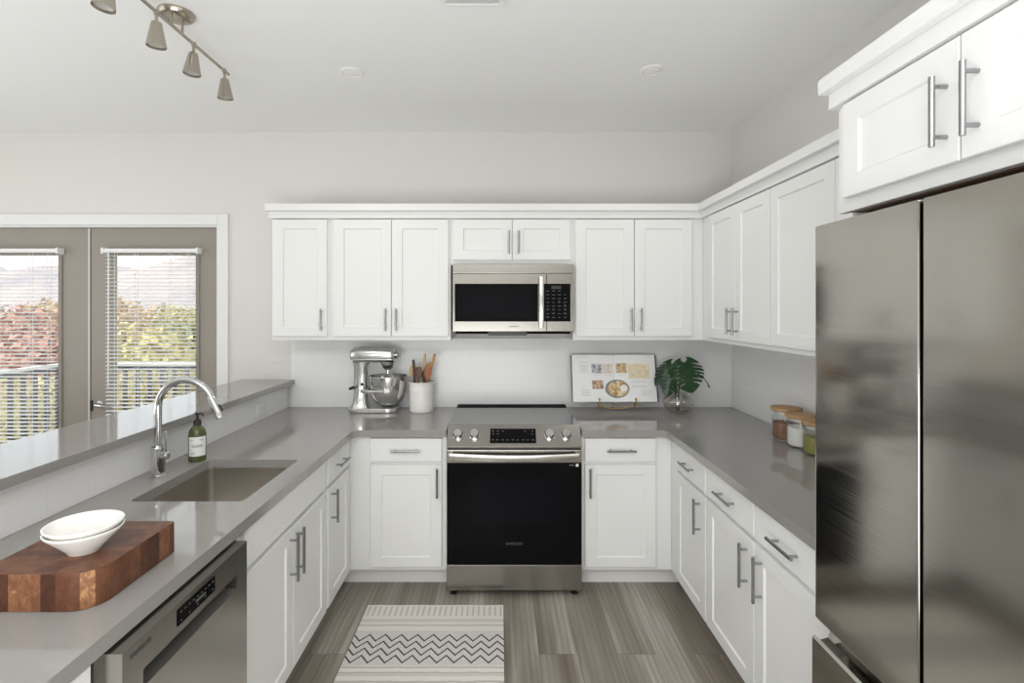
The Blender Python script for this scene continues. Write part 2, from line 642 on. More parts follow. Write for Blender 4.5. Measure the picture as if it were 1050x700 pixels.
def add_lathe(bm, prof, center=(0, 0, 0), n=40, M=None):
    """prof: list of (radius, height); revolved about z at center; optional matrix M"""
    c = Vector(center)
    rings = []
    for r, z in prof:
        if r < 1e-6:
            rings.append([bm.verts.new((M @ Vector((0, 0, z)) if M else Vector((0, 0, z))) + c)])
        else:
            ring = []
            for k in range(n):
                p = Vector((r * cos(2 * pi * k / n), r * sin(2 * pi * k / n), z))
                ring.append(bm.verts.new((M @ p if M else p) + c))
            rings.append(ring)
    for a, b in zip(rings, rings[1:]):
        if len(a) == 1 and len(b) == 1: continue
        for k in range(n):
            k2 = (k + 1) % n
            if len(a) == 1: bm.faces.new((a[0], b[k2], b[k]))
            elif len(b) == 1: bm.faces.new((a[k], a[k2], b[0]))
            else: bm.faces.new((a[k], a[k2], b[k2], b[k]))
    bmesh.ops.recalc_face_normals(bm, faces=bm.faces[:])
    return bm


def add_loft(bm, sections, n=28, p=2.6):
    """sections: (center, axis_u, axis_v) with axis vectors already scaled; superellipse exponent p"""
    rings = []
    for c, u, v in sections:
        c, u, v = Vector(c), Vector(u), Vector(v)
        ring = []
        for k in range(n):
            t = 2 * pi * k / n
            ct, st = cos(t), sin(t)
            ring.append(bm.verts.new(c + u * (abs(ct) ** (2 / p) * (1 if ct >= 0 else -1)) + v * (abs(st) ** (2 / p) * (1 if st >= 0 else -1))))
        rings.append(ring)
    for a, b in zip(rings, rings[1:]):
        for k in range(n):
            bm.faces.new((a[k], a[(k + 1) % n], b[(k + 1) % n], b[k]))
    bm.faces.new(rings[0][::-1])
    bm.faces.new(rings[-1])
    bmesh.ops.recalc_face_normals(bm, faces=bm.faces[:])
    return bm


def add_sphere(bm, c, r, sub=2, scale=(1, 1, 1)):
    M = Matrix.Translation(c) @ Matrix.Diagonal((*scale, 1))
    bmesh.ops.create_icosphere(bm, subdivisions=sub, radius=r, matrix=M)
    return bm


def BM():
    return bmesh.new()


ORIGIN = {}


def smooth(me, angle=35):
    try:
        for p in me.polygons: p.use_smooth = True
        me.set_sharp_from_angle(angle=radians(angle))
    except Exception:
        pass


def obj(name, bm, material, parent=None, angle=35, kind=None, label=None):
    """links bm (built in world coordinates) as ONE mesh object under parent"""
    org = Vector((0, 0, 0))
    root = parent
    while root is not None and root.parent is not None: root = root.parent
    if root is not None: org = ORIGIN.get(root.name, Vector((0, 0, 0)))
    me = bpy.data.meshes.new(name)
    if parent is None and bm.verts:
        lo = Vector([min(v.co[i] for v in bm.verts) for i in range(3)])
        hi = Vector([max(v.co[i] for v in bm.verts) for i in range(3)])
        org = Vector(((lo.x + hi.x) / 2, (lo.y + hi.y) / 2, lo.z))
    bmesh.ops.translate(bm, verts=bm.verts[:], vec=-org)
    bm.to_mesh(me)
    bm.free()
    smooth(me, angle)
    o = bpy.data.objects.new(name, me)
    COL.objects.link(o)
    for m in (material if isinstance(material, (list, tuple)) else [material]):
        me.materials.append(m)
    if name not in ('leaf', 'crown', 'slats', 'trunk', 'whisk'):
        wn_m = o.modifiers.new('even_shading', 'WEIGHTED_NORMAL')
        wn_m.keep_sharp = True
        wn_m.weight = 70
    if parent is None:
        o.location = org
        ORIGIN[o.name] = org
    else:
        o.parent = parent
    if kind: o['kind'] = kind
    if label: o['label'] = label
    return o


def thing(name, label, cat, loc, group=None):
    o = bpy.data.objects.new(name, None)
    o.empty_display_size = 0.1
    COL.objects.link(o)
    o.location = loc
    ORIGIN[o.name] = Vector(loc)
    o['label'] = label
    o['category'] = cat
    o['kind'] = 'thing'
    if group: o['group'] = group
    return o


def tag(o, label, cat, group=None, kind='thing'):
    o['label'] = label
    o['category'] = cat
    o['kind'] = kind
    if group: o['group'] = group
    return o


def struct(name, bm, m, label=None, cat=None, parent=None, angle=35):
    o = obj(name, bm, m, parent, angle)
    if parent is None:
        o['kind'] = 'structure'
        if label: o['label'] = label
        if cat: o['category'] = cat
    return o


def box_obj(name, m, parent, *b, bevel=0.0, **kw):
    return obj(name, add_box(BM(), *b, bevel=bevel), m, parent, **kw)


def text_bm(body, size, depth=0.0006, align='CENTER'):
    cu = bpy.data.curves.new('lettering', 'FONT')
    cu.body = body
    cu.size = size
    cu.extrude = depth
    cu.align_x = align
    cu.align_y = 'CENTER'
    cu.resolution_u = 3
    o = bpy.data.objects.new('lettering_source', cu)
    COL.objects.link(o)
    dg = bpy.context.evaluated_depsgraph_get()
    me = bpy.data.meshes.new_from_object(o.evaluated_get(dg))
    bm = BM()
    bm.from_mesh(me)
    bpy.data.meshes.remove(me)
    bpy.data.objects.remove(o, do_unlink=True)
    bpy.data.curves.remove(cu)
    return bm


def place(bm, right, up, origin):
    """orients a text mesh (x right, y up) into the world"""
    r, u = Vector(right).normalized(), Vector(up).normalized()
    n = r.cross(u)
    M = Matrix(((r.x, u.x, n.x, origin[0]), (r.y, u.y, n.y, origin[1]), (r.z, u.z, n.z, origin[2]), (0, 0, 0, 1)))
    bm.transform(M)
    return bm


# ================================================================== SETTING
YB = 3.696        # back wall
XR = 1.625        # right wall
ZC = 2.84         # ceiling
XL = -5.6
YF = -3.6
struct('floor', add_box(BM(), XL, XR, YF, YB + 0.14, -0.1, 0), M_FLOOR, 'grey brown wood plank floor', 'floor')
struct('ceiling', add_box(BM(), XL - .14, XR + .14, YF - .14, YB + 0.14, ZC, ZC + 0.12), M_CEIL, 'plain white painted ceiling', 'ceiling')
DX0, DX1, DZ = -3.83, -1.975, 2.187       # the double door opening
b = BM()
add_box(b, XL - .14, DX0, YB, YB + .14, -0.1, ZC)
add_box(b, DX1, XR + .14, YB, YB + .14, -0.1, ZC)
add_box(b, DX0, DX1, YB, YB + .14, DZ, ZC)
struct('wall_back', b, M_WALL, 'pale greige wall behind the range and the double doors', 'wall')
struct('wall_right', add_box(BM(), XR, XR + .14, YF, YB, -0.1, ZC), M_WALL, 'pale greige side wall behind the refrigerator', 'wall')
struct('wall_left', add_box(BM(), XL - .14, XL, YF, YB, -0.1, ZC), M_WALL, 'pale greige far side wall of the living room', 'wall')
struct('wall_rear', add_box(BM(), XL, XR, YF - .14, YF, -0.1, ZC), M_WALL, 'pale greige wall at the rear of the room', 'wall')
# half wall of the peninsula, tiled on the kitchen side
struct('wall_peninsula', add_box(BM(), -1.62, -1.492, 0.35, YB, 0, 1.072), M_WALL, 'half wall carrying the raised bar top', 'wall')
struct('trim_1', add_box(BM(), -1.492, -1.484, 0.35, YB - .008, 0.9145, 1.072), M_TILEY, 'white tile strip between the sink counter and the bar top', 'tile backsplash')
b = BM()
add_box(b, -1.464, XR, YB - .008, YB, 0.9145, 1.395)
struct('trim_2', b, M_TILEX, 'white tile backsplash behind the range', 'tile backsplash')
struct('trim_3', add_box(BM(), XR - .008, XR, 1.535, YB - .008, 0.9145, 1.395), M_TILEY, 'white tile backsplash behind the storage jars', 'tile backsplash')
# door casing
b = BM()
for x0, x1, z0, z1 in ((DX0 - .072, DX0, 0, DZ + .078), (DX1, DX1 + .072, 0, DZ + .078), (DX0, DX1, DZ, DZ + .078)):
    add_box(b, x0, x1, YB - .018, YB + .0, z0, z1, .003, 1)
add_box(b, DX1 - .016, DX1, YB, YB + .13, 0, DZ)
add_box(b, DX0, DX0 + .016, YB, YB + .13, 0, DZ)
add_box(b, DX0 + .016, DX1 - .016, YB, YB + .13, DZ - .012, DZ)
struct('trim_4', b, M_TRIMW, 'white casing around the double doors', 'door casing')

# cabinet crown: two stepped boards following the cabinet run
def crown(name, d, z0, z1, label):
    e = d * 0.33
    yw = YB - 0.002
    poly = [(-1.452 - e * 1.4, yw), (-1.452 - e * 1.4, 3.35 - d), (1.29 - d, 3.35 - d), (1.29 - d, 1.517 + e), (0.975 - d, 1.517 + e),
            (0.975 - d, 0.735), (XR - .002, 0.735), (XR - .002, yw)]
    struct(name, add_prism(BM(), poly, z0, z1, 0.0), M_CAB, label, 'crown trim')


crown('trim_5', 0.024, 2.1735, 2.2175, 'lower white crown board above the wall cabinets')
crown('trim_6', 0.050, 2.2180, 2.2600, 'upper white crown board above the wall cabinets')


# double doors to the balcony
def french_door(name, x0, x1, gx0, gx1, label):
    root = thing(name, label, 'door', ((x0 + x1) / 2, YB + .05, 0))
    root['kind'] = 'structure'
    y0, y1 = YB + .035, YB + .08
    gz0, gz1 = 0.27, 1.985
    b = BM()
    out = [(x0, 0.006), (x1, 0.006), (x1, DZ - .014), (x0, DZ - .014)]
    hole = [(gx0, gz0), (gx1, gz0), (gx1, gz1), (gx0, gz1)]
    add_prism(b, out, y0, y1, 0.0, 'y', [hole])
    obj('leaf', b, M_DOOR, root)
    b = BM()
    w = .022
    for a0, a1, c0, c1 in ((gx0 - w, gx0 + .004, gz0 - w, gz1 + w), (gx1 - .004, gx1 + w, gz0 - w, gz1 + w),
                           (gx0, gx1, gz0 - w, gz0 + .004), (gx0, gx1, gz1 - .004, gz1 + w)):
        add_box(b, a0, a1, y0 - .010, y0 + .001, c0, c1, .003, 1)
    obj('glazing_bead', b, M_DOOR, root)
    box_obj('glass', M_PANE, root, gx0 + .001, gx1 - .001, y0 + .018, y0 + .024, gz0 + .001, gz1 - .001)
    return root


d1 = french_door('door_1', -3.81, -2.906, -3.66, -3.122, 'taupe glazed door leaf without a lever, hinged away from the cabinets')
d2 = french_door('door_2', -2.899, -1.992, -2.745, -2.150, 'taupe glazed door leaf with a silver lever, next to the cabinets')
box_obj('astragal', mat('pale_metal_edge', (0.62, 0.61, 0.59), 0.4), d1, -2.914, -2.902, YB + .026, YB + .0345, 0.006, DZ - .014, bevel=.002)
b = BM()
add_lathe(b, [(0, 0), (.026, 0), (.026, .006), (.013, .012), (.011, .042), (0, .042)], (-2.835, YB + .035, 0.925), 20, Matrix.Rotation(radians(90), 4, 'X'))
add_tube(b, [(-2.835, YB - .006, 0.925), (-2.79, YB - .012, 0.922), (-2.715, YB - .008, 0.918)], [.013, .013, .010], 10)
obj('lever_handle', b, M_CHROME, d2)
box_obj('strike', M_BLACK, d2, -2.899, -2.885, YB + .024, YB + .0345, 0.88, 0.955)
for z in (1.93, 1.17, 0.3):
    b = BM()
    add_tube(b, [(-1.983, YB + .020, z - .05), (-1.983, YB + .020, z + .05)], .0105, 10)
    obj('hinge', b, M_OUT, d2)


def blind(x0, x1, wand, label):
    root = thing('window_blind', label, 'window blind', ((x0 + x1) / 2, YB, 2.005), 'mini blinds on the double doors')
    yc = YB - .006
    b = BM()
    add_box(b, x0, x1, yc - .022, yc + .020, 1.995, 2.022, .004, 2)
    for x in (x0 - .012, x1 - .006):
        add_box(b, x, x + .018, yc - .026, yc + .040, 1.985, 2.030, .007, 2)
    obj('head_rail', b, M_BLIND, root)
    b = BM()
    z = 1.975
    while z > 0.33:
        # a slightly cambered slat
        xs = (x0 + .012, x1 - .012)
        prof = [(-.0125, -.0010), (-.0065, .0006), (0, .0012), (.0065, .0006), (.0125, -.0010)]   # tilted a little, inner edge down
        top = [[b.verts.new((x, yc + py, z + pz + py * 0.24)) for py, pz in prof] for x in xs]
        bot = [[b.verts.new((x, yc + py, z + pz + py * 0.24 - .0007)) for py, pz in prof] for x in xs]
        for i in range(4):
            b.faces.new((top[0][i], top[1][i], top[1][i + 1], top[0][i + 1]))
            b.faces.new((bot[0][i + 1], bot[1][i + 1], bot[1][i], bot[0][i]))
        b.faces.new((top[0][0], bot[0][0], bot[1][0], top[1][0]))
        b.faces.new((top[0][4], top[1][4], bot[1][4], bot[0][4]))
        z -= .0265
    obj('slats', b, M_BLIND, root, 60)
    w = x1 - x0
    for t in (.12, .34, .70, .90):
        b = BM()
        x = x0 + t * w
        for y in (yc - .0145, yc + .0145):
            add_tube(b, [(x, y, .33), (x, y, 1.996)], .0013, 6)
        obj('ladder_cord', b, M_BLIND, root)
    if wand:
        b = BM()
        add_tube(b, [(x0 + .048, yc - .032, 1.06), (x0 + .048, yc - .028, 1.995)], .0042, 8)
        obj('tilt_wand', b, M_BLIND, root)
    box_obj('bottom_rail', M_BLIND, root, x0 + .012, x1 - .012, yc - .013, yc + .013, .30, .318, bevel=.003)


blind(-3.74, -3.095, True, 'white mini blind on the door leaf without a lever')
blind(-2.772, -2.118, True, 'white mini blind on the door leaf with the silver lever')

# ================================================================== COUNTERS
def arc(cx, cy, r, a0, a1, n=6):
    return [(cx + r * cos(radians(a0 + (a1 - a0) * i / n)), cy + r * sin(radians(a0 + (a1 - a0) * i / n))) for i in range(n + 1)]


ZT, ZU = 0.914, 0.876
FY = 2.979
# sink side: L shape with a rectangular cut-out
xe = -0.830
poly = [(-1.483, 0.34), (xe, 0.34)] + arc(xe + .05, FY - .05, .05, 180, 90) + [(-0.3065, FY), (-0.3065, YB - .009), (-1.483, YB - .009)]
SX0, SX1, SY0, SY1 = -1.322, -0.916, 1.872, 2.396
hole = rrect(SX0, SX1, SY0, SY1, .022, 4)
o = obj('countertop', add_prism(BM(), poly, ZU, ZT, 0.0, 'z', [hole]), M_COUNTER)
tag(o, 'grey quartz worktop with the sink cut into it', 'countertop', 'kitchen worktops')
xe2 = 0.939
poly = [(0.4625, FY)] + arc(xe2 - .05, FY - .05, .05, 90, 0) + [(xe2, 1.522), (XR - .009, 1.522), (XR - .009, YB - .009), (0.4625, YB - .009)]
o = obj('countertop', add_prism(BM(), poly, ZU, ZT, 0.0), M_COUNTER)
tag(o, 'grey quartz worktop carrying the plant, the cookbook and the jars', 'countertop', 'kitchen worktops')
o = obj('bar_top', add_prism(BM(), [(-1.82, .30), (-1.44, .30), (-1.44, YB - .002), (-1.82, YB - .002)], 1.0735, 1.107, .002), M_COUNTER)
tag(o, 'raised grey quartz bar top on the half wall behind the sink', 'bar top')

# sink
sk = thing('sink', 'rectangular undermount stainless steel sink in the grey worktop', 'sink', ((SX0 + SX1) / 2, (SY0 + SY1) / 2, 0.655))
b = BM()
ring = lambda i, z, r: [b.verts.new((x, y, z)) for x, y in rrect(SX0 - .008 + i, SX1 + .008 - i, SY0 - .008 + i, SY1 + .008 - i, r, 4)]
R = [ring(-.016, .8725, .022), ring(0, .8725, .022), ring(.002, .70, .024), ring(.020, .672, .03), ring(.10, .668, .03)]
for a, c in zip(R, R[1:]):
    for i in range(len(a)):
        b.faces.new((a[i], a[(i + 1) % len(a)], c[(i + 1) % len(c)], c[i]))
b.faces.new(R[-1])
bmesh.ops.recalc_face_normals(b, faces=b.faces[:])
bmesh.ops.reverse_faces(b, faces=b.faces[:])
o = obj('basin', b, M_SINK, sk)
md = o.modifiers.new('thick', 'SOLIDIFY')
md.thickness = .0015
md.offset = -1
b = BM()
add_lathe(b, [(0, .002), (.018, .002), (.03, .004), (.042, .004), (.045, .0015), (.045, 0), (0, 0)], ((SX0 + SX1) / 2 - .05, (SY0 + SY1) / 2, .669), 28)
obj('drain', b, M_CHROME, sk)


# ================================================================== CABINETS
class Frame:
    """maps (u along the run, v out of the cabinet face, w up) into the world"""

    def __init__(self, kind, face):
        self.k, self.f = kind, face

    def p(self, u, v, w):
        if self.k == 'back': return Vector((u, self.f - v, w))
        if self.k == 'left': return Vector((self.f + v, u, w))
        return Vector((self.f - v, u, w))

    def box(self, bm, u0, u1, v0, v1, w0, w1, bevel=0.0):
        a, c = self.p(u0, v0, w0), self.p(u1, v1, w1)
        return add_box(bm, a.x, c.x, a.y, c.y, a.z, c.z, bevel)


DT = .02


def panel_bm(fr, u0, u1, w0, w1, stile=None):
    """a shaker door (stile set) or a slab drawer front"""
    b = BM()
    levels = [(0, 0.0005), (0, DT - .002), (.002, DT)]
    if stile: levels += [(stile, DT), (stile + .005, DT - .007)]
    rings = []
    for i, v in levels:
        j = i - .007 if i > .03 else i
        rings.append([b.verts.new(fr.p(u, v, w)) for u, w in ((u0 + i, w0 + j), (u1 - i, w0 + j), (u1 - i, w1 - j), (u0 + i, w1 - j))])
    for a, c in zip(rings, rings[1:]):
        for k in range(4):
            b.faces.new((a[k], a[(k + 1) % 4], c[(k + 1) % 4], c[k]))
    b.faces.new(rings[0][::-1])
    b.faces.new(rings[-1])
    bmesh.ops.recalc_face_normals(b, faces=b.faces[:])
    return b


def handle_bm(fr, u, w, length, vertical, r=.0062, off=.032):
    b = BM()
    v = DT + off
    h = length / 2
    if vertical:
        add_tube(b, [fr.p(u, v, w - h), fr.p(u, v, w + h)], r, 14)
        ends = [(u, w - h * .72), (u, w + h * .72)]
    else:
        add_tube(b, [fr.p(u - h, v, w), fr.p(u + h, v, w)], r, 14)
        ends = [(u - h * .72, w), (u + h * .72, w)]
    for uu, ww in ends:
        add_tube(b, [fr.p(uu, DT - .0005, ww), fr.p(uu, v - r * .4, ww)], r * .8, 10)
    return b


def door(fr, root, u0, u1, w0, w1, handle=None, stile=.064, hl=.15):
    d = obj('door', panel_bm(fr, u0, u1, w0, w1, stile), M_CAB, root, 20)
    if handle:
        obj('handle', handle_bm(fr, handle[0], handle[1], hl, True), M_PULL, d, label='satin steel bar handle')
    return d


def drawer(fr, root, u0, u1, w0, w1, hl=.15):
    d = obj('drawer', panel_bm(fr, u0, u1, w0, w1), M_CAB, root, 20)
    if hl:
        obj('handle', handle_bm(fr, (u0 + u1) / 2, (w0 + w1) / 2, hl, False), M_PULL, d, label='satin steel bar handle')
    return d


def base_unit(fr, label, b0, b1, depth, group='white base cabinets', t0=None, t1=None):
    c = fr.p((b0 + b1) / 2, -depth / 2, 0)
    root = thing('base_cabinet', label, 'base cabinet', (c.x, c.y, 0), group)
    b = BM()
    fr.box(b, b0, b1, -depth, 0, .105, .8755)
    obj('body', b, M_CAB, root)
    b = BM()
    fr.box(b, b0 if t0 is None else t0, b1 if t1 is None else t1, -depth, -.068, 0.0, .1045)
    obj('toe_kick', b, M_TOE, root)
    return root


FB = Frame('back', 3.02)
FL = Frame('left', -0.865)
FR = Frame('right', 0.982)
Z_D0, Z_D1 = .730, .862      # drawer fronts
Z_P0, Z_P1 = .128, .712      # doors

# back run, either side of the range
r = base_unit(FB, 'white base cabinet between the range and the corner by the sink run', -0.8645, -0.3070, .667, t0=-.9325)
drawer(FB, r, -.741, -.334, Z_D0, Z_D1, .165)
door(FB, r, -.741, -.334, Z_P0, Z_P1, (-.358, .615), hl=.165)
r = base_unit(FB, 'white base cabinet between the range and the corner below the plant', .4625, .9815, .667, t1=1.0495)
drawer(FB, r, .4835, .888, Z_D0, Z_D1, .165)
door(FB, r, .4835, .888, Z_P0, Z_P1, (.509, .615), hl=.165)
# sink run
r = base_unit(FL, 'narrow white base cabinet with one drawer next to the sink cabinet', 2.573, 3.018, .600, t1=3.0)
drawer(FL, r, 2.588, 2.955, Z_D0, Z_D1, .15)
door(FL, r, 2.588, 2.955, Z_P0, Z_P1, (2.636, .615), hl=.165)
c_ = FL.p(2.15, -.3, 0)
r = thing('base_cabinet', 'white sink base cabinet with two doors and one long plain panel', 'base cabinet', (c_.x, c_.y, 0), 'white base cabinets')
b = BM()
FL.box(b, 1.727, 1.745, -.600, 0, .105, .8755)
FL.box(b, 2.554, 2.572, -.600, 0, .105, .8755)
FL.box(b, 1.745, 2.554, -.600, 0, .105, .123)
FL.box(b, 1.745, 2.554, -.018, 0, .123, .8755)
FL.box(b, 1.745, 2.554, -.600, -.585, .123, .8755)
obj('body', b, M_CAB, r)
b = BM()
FL.box(b, 1.727, 2.572, -.600, -.068, 0, .1045)
obj('toe_kick', b, M_TOE, r)
obj('false_drawer_front', panel_bm(FL, 1.742, 2.558, Z_D0, Z_D1), M_CAB, r, 20)
door(FL, r, 2.153, 2.558, Z_P0, Z_P1, (2.182, .600), hl=.19)
door(FL, r, 1.742, 2.148, Z_P0, Z_P1, (2.118, .600), hl=.19)
# end panel beside the dishwasher
r = base_unit(FL, 'white end cabinet on the near side of the dishwasher', .40, 1.098, .600)
door(FL, r, .42, 1.088, Z_P0, Z_D1, None)
# fridge run
r = base_unit(FR, 'white base cabinet with one drawer between the corner and the double cabinet', 2.466, 3.018, .630, t1=3.0)
drawer(FR, r, 2.474, 2.888, Z_D0, Z_D1, .15)
door(FR, r, 2.474, 2.888, Z_P0, Z_P1, (2.535, .600), hl=.17)
r = base_unit(FR, 'white double base cabinet with two drawers beside the refrigerator', 1.527, 2.465, .630)
drawer(FR, r, 1.999, 2.456, Z_D0, Z_D1, .16)
drawer(FR, r, 1.537, 1.991, Z_D0, Z_D1, .16)
door(FR, r, 1.999, 2.456, Z_P0, Z_P1, (2.052, .600), hl=.17)
door(FR, r, 1.537, 1.991, Z_P0, Z_P1, (1.938, .600), hl=.17)

# wall cabinets
WB = Frame('back', 3.35)
WR = Frame('right', 1.29)
WF = Frame('right', 0.975)


def wall_unit(fr, label, b0, b1, z0, z1, depth, m_under=None):
    c = fr.p((b0 + b1) / 2, -depth / 2, z0)
    root = thing('wall_cabinet', label, 'wall cabinet', (c.x, c.y, z0), 'white wall cabinets')
    b = BM()
    fr.box(b, b0, b1, -depth, 0, z0 + (0.0 if not m_under else .001), z1, .0015)
    obj('body', b, M_CAB, root)
    if m_under:
        b = BM()
        fr.box(b, b0 + .018, b1 - .018, -depth, -.02, z0 - .003, z0 + .0008)
        obj('underside', m_under, root) if False else obj('underside', b, m_under, root, label='dark brown unpainted underside')
    return root


UZ0, UZ1, UD0, UD1 = 1.402, 2.173, 1.427, 2.166
dep = .340
r = wall_unit(WB, 'single-door white wall cabinet at the end nearest the balcony doors', -1.452, -1.0795, UZ0, UZ1, dep)
door(WB, r, -1.440, -1.096, UD0, UD1, (-1.127, 1.532), hl=.14)
r = wall_unit(WB, 'white wall cabinet with two tall doors above the stand mixer', -1.0790, -.3145, UZ0, UZ1, dep)
door(WB, r, -1.055, -.691, UD0, UD1, (-.722, 1.532), hl=.14)
door(WB, r, -.687, -.328, UD0, UD1, (-.655, 1.532), hl=.14)
r = wall_unit(WB, 'short white wall cabinet with two doors above the microwave', -.3140, .4615, 1.880, UZ1, dep)
door(WB, r, -.299, .074, 1.911, UD1, (.053, 2.018), hl=.145)
door(WB, r, .078, .443, 1.911, UD1, (.115, 2.018), hl=.145)
r = wall_unit(WB, 'white wall cabinet with two tall doors above the open cookbook', .4620, 1.2895, UZ0, UZ1, dep)
door(WB, r, .477, .8465, UD0, UD1, (.823, 1.532), hl=.145)
door(WB, r, .8505, 1.214, UD0, UD1, (.886, 1.532), hl=.145)
r = wall_unit(WR, 'white two-door wall cabinet in the corner beyond the jars', 2.482, 3.35, UZ0, UZ1, .330)
door(WR, r, 2.853, 3.222, UD0, UD1, (2.888, 1.532), hl=.145)
door(WR, r, 2.487, 2.849, UD0, UD1, (2.815, 1.532), hl=.145)
r = wall_unit(WR, 'white two-door wall cabinet above the jars, half hidden by the refrigerator', 1.520, 2.4815, UZ0, UZ1, .330)
door(WR, r, 2.003, 2.476, UD0, UD1, (2.036, 1.532), hl=.145)
door(WR, r, 1.532, 1.999, UD0, UD1, (1.966, 1.532), hl=.145)
r = wall_unit(WF, 'deep white wall cabinet with two doors above the refrigerator', .735, 1.517, 1.869, UZ1, .645, M_RAW)
door(WF, r, 1.097, 1.472, 1.906, UD1, (1.127, 2.018), hl=.15)
door(WF, r, .745, 1.092, 1.906, UD1, (1.052, 2.018), hl=.15)
b = BM()
WF.box(b, 1.464, 1.517, -.630, -.004, 0.0, 1.8655)
obj('side_panel', b, M_CAB, r)

# ================================================================== RANGE
XA, XB = -0.302, 0.4575
XM = (XA + XB) / 2
YFR = 2.935
rg = thing('range', 'stainless slide-in electric range with black glass oven door', 'range', (XM, 3.25, 0))
b = BM()
add_box(b, XA, XB, 3.046, 3.66, .03, .9138)
add_box(b, XA, XB, 2.985, 3.045, .03, .8225)
obj('body', b, M_STEELX, rg)
b = BM()
add_box(b, XA, XB, 3.046, 3.585, .9145, .931, .002)
obj('cooktop', b, M_COOK, rg)
b = BM()
add_box(b, XA + .006, XB - .006, 3.586, 3.686, .9142, .9350, .001)
obj('rear_vent', b, mat('matt_black_vent', (.006, .006, .006), .8, spec=.1), rg)
# sloped control panel
P0, P1 = (3.045, .9310), (2.955, .830)       # (y, z) top and bottom of the sloping face
b = BM()
add_prism(b, [(3.045, .9310), (2.955, .830), (2.955, .8230), (3.045, .8230)], XA, XB, 0, 'x')
obj('control_panel', b, M_STEELX, rg)
sl = Vector((0, P1[0] - P0[0], P1[1] - P0[1])).normalized()      # down the slope
nr = Vector((0, sl.z, -sl.y)).normalized()
if nr.z < 0: nr = -nr
up = -sl


def on_panel(x, t, lift=0.0):
    return Vector((x, P0[0] + (P1[0] - P0[0]) * t, .9310 + (.830 - .9310) * t)) + nr * lift


cpl = [o for o in bpy.data.objects if o.name == 'control_panel'][0]
Mk = Matrix((Vector((1, 0, 0)), up, nr)).transposed().to_4x4()
for px in (469.5, 486.5, 563.5, 580.5):
    x = (px - 513) / 540 * 2.99
    b = BM()
    add_lathe(b, [(.031, 0), (.031, .003), (.027, .006), (.026, .026), (.022, .032), (0, .033)], on_panel(x, .50, .0005), 32, Mk)
    k = obj('knob', b, M_CHROME, rg)
    b = BM()
    c0 = on_panel(x, .50, .034)
    add_tube(b, [c0 + up * .020 , c0 - up * .020], .0062, 10)
    obj('grip', b, M_CHROME, k)
b = BM()
xa, xb = (502.5 - 513) / 540 * 3.0, (549.5 - 513) / 540 * 3.0
q = [on_panel(xa, .20), on_panel(xb, .20), on_panel(xb, .86), on_panel(xa, .86)]
lo = [b.verts.new(p + nr * .0004) for p in q]
hi = [b.verts.new(p + nr * .0025) for p in q]
b.faces.new(hi)
b.faces.new(lo[::-1])
for i in range(4): b.faces.new((lo[i], lo[(i + 1) % 4], hi[(i + 1) % 4], hi[i]))
bmesh.ops.recalc_face_normals(b, faces=b.faces[:])
disp = obj('touch_display', b, M_GLASSBLK, rg)
M_DIM = mat('dim_key_print', (0.085, 0.085, 0.09), 0.5)
for fx, t in [(.06, .32), (.17, .32), (.28, .32), (.76, .32), (.93, .32), (.06, .72), (.16, .72), (.28, .72), (.38, .72), (.5, .72), (.6, .72), (.72, .72), (.82, .72), (.93, .72), (.07, .45), (.17, .45), (.92, .45)]:
    b = BM()
    c0 = on_panel(xa + fx * (xb - xa), t, .0027)
    b.faces.new([b.verts.new(c0 + Vector((sx * .005, 0, 0)) + up * sy * .0028) for sx, sy in ((-1, -1), (1, -1), (1, 1), (-1, 1))])
    obj('icon', b, M_DIM, disp)
# oven door
YD = YFR
b = BM()
add_box(b, XA + .002, XB - .002, YD, 2.984, .742, .8140, .004)
add_box(b, XA + .002, XB - .002, YD + .008, 2.984, .1755, .742)
od = obj('oven_door', b, M_STEELX, rg)
b = BM()
add_box(b, XA + .004, XB - .004, YD - .001, YD + .0078, .1765, .7415, .003)
gl = obj('door_glass', b, M_GLASSBLK, od)
box_obj('oven_window', M_WINBLK, od, XA + .135, XB - .135, YD - .0022, YD - .0011, .40, .655, bevel=.0)
b = text_bm('SAMSUNG', .021)
place(b, (1, 0, 0), (0, 0, 1), (XM, YD - .0016, .292))
obj('logo', b, mat('dim_key_print', (0.085, 0.085, 0.09), 0.5), od)
b = BM()
add_box(b, .4205, .4355, YD - .002, YD - .0011, .722, .737)
obj('energy_sticker', b, M_WHITEMARK, od)
b = text_bm('wifi', .014)
place(b, (1, 0, 0), (0, 0, 1), (.4, YD - .0016, .730))
bm_w = b
b = BM()
b.free()
bm_w.free()
b = BM()
for i in range(3): add_box(b, .385 + i * .009, .391 + i * .009, YD - .002, YD - .0011, .727, .733)
obj('sticker_lettering', b, M_GREYMARK, od)
# bowed flat handle
b = BM()
sec = []
for i in range(17):
    t = i / 16
    x = XA + .022 + t * (XB - XA - .044)
    bow = sin(pi * t)
    y = YD - .030 - .014 * bow
    z = .786 - .008 * bow
    sec.append(((x, y, z), (0, .007, 0), (0, 0, .018)))
add_loft(b, sec, 16, 3.5)
for x in (XA + .030, XB - .030): add_box(b, x - .008, x + .008, YD - .032, YD + .001, .772, .802, .003)
obj('handle', b, mat('bright_steel', (0.60, 0.59, 0.57), 0.2, 1.0), od)
b = BM()
add_box(b, XA + .004, XB - .004, 2.958, 2.984, .8145, .8225)
obj('door_gap_vent', b, M_BLACK, rg)
b = BM()
add_box(b, XA + .002, XB - .002, YD, 2.984, .030, .1730, .003)
obj('warming_drawer', b, M_STEELX, rg)
for x in (XA + .04, XB - .04):
    for y in (2.97, 3.6):
        b = BM()
        add_lathe(b, [(0, 0), (.02, 0), (.02, .008), (.008, .012), (.008, .0305), (0, .0305)], (x, y, 0), 16)
        obj('foot', b, M_BLACK, rg)

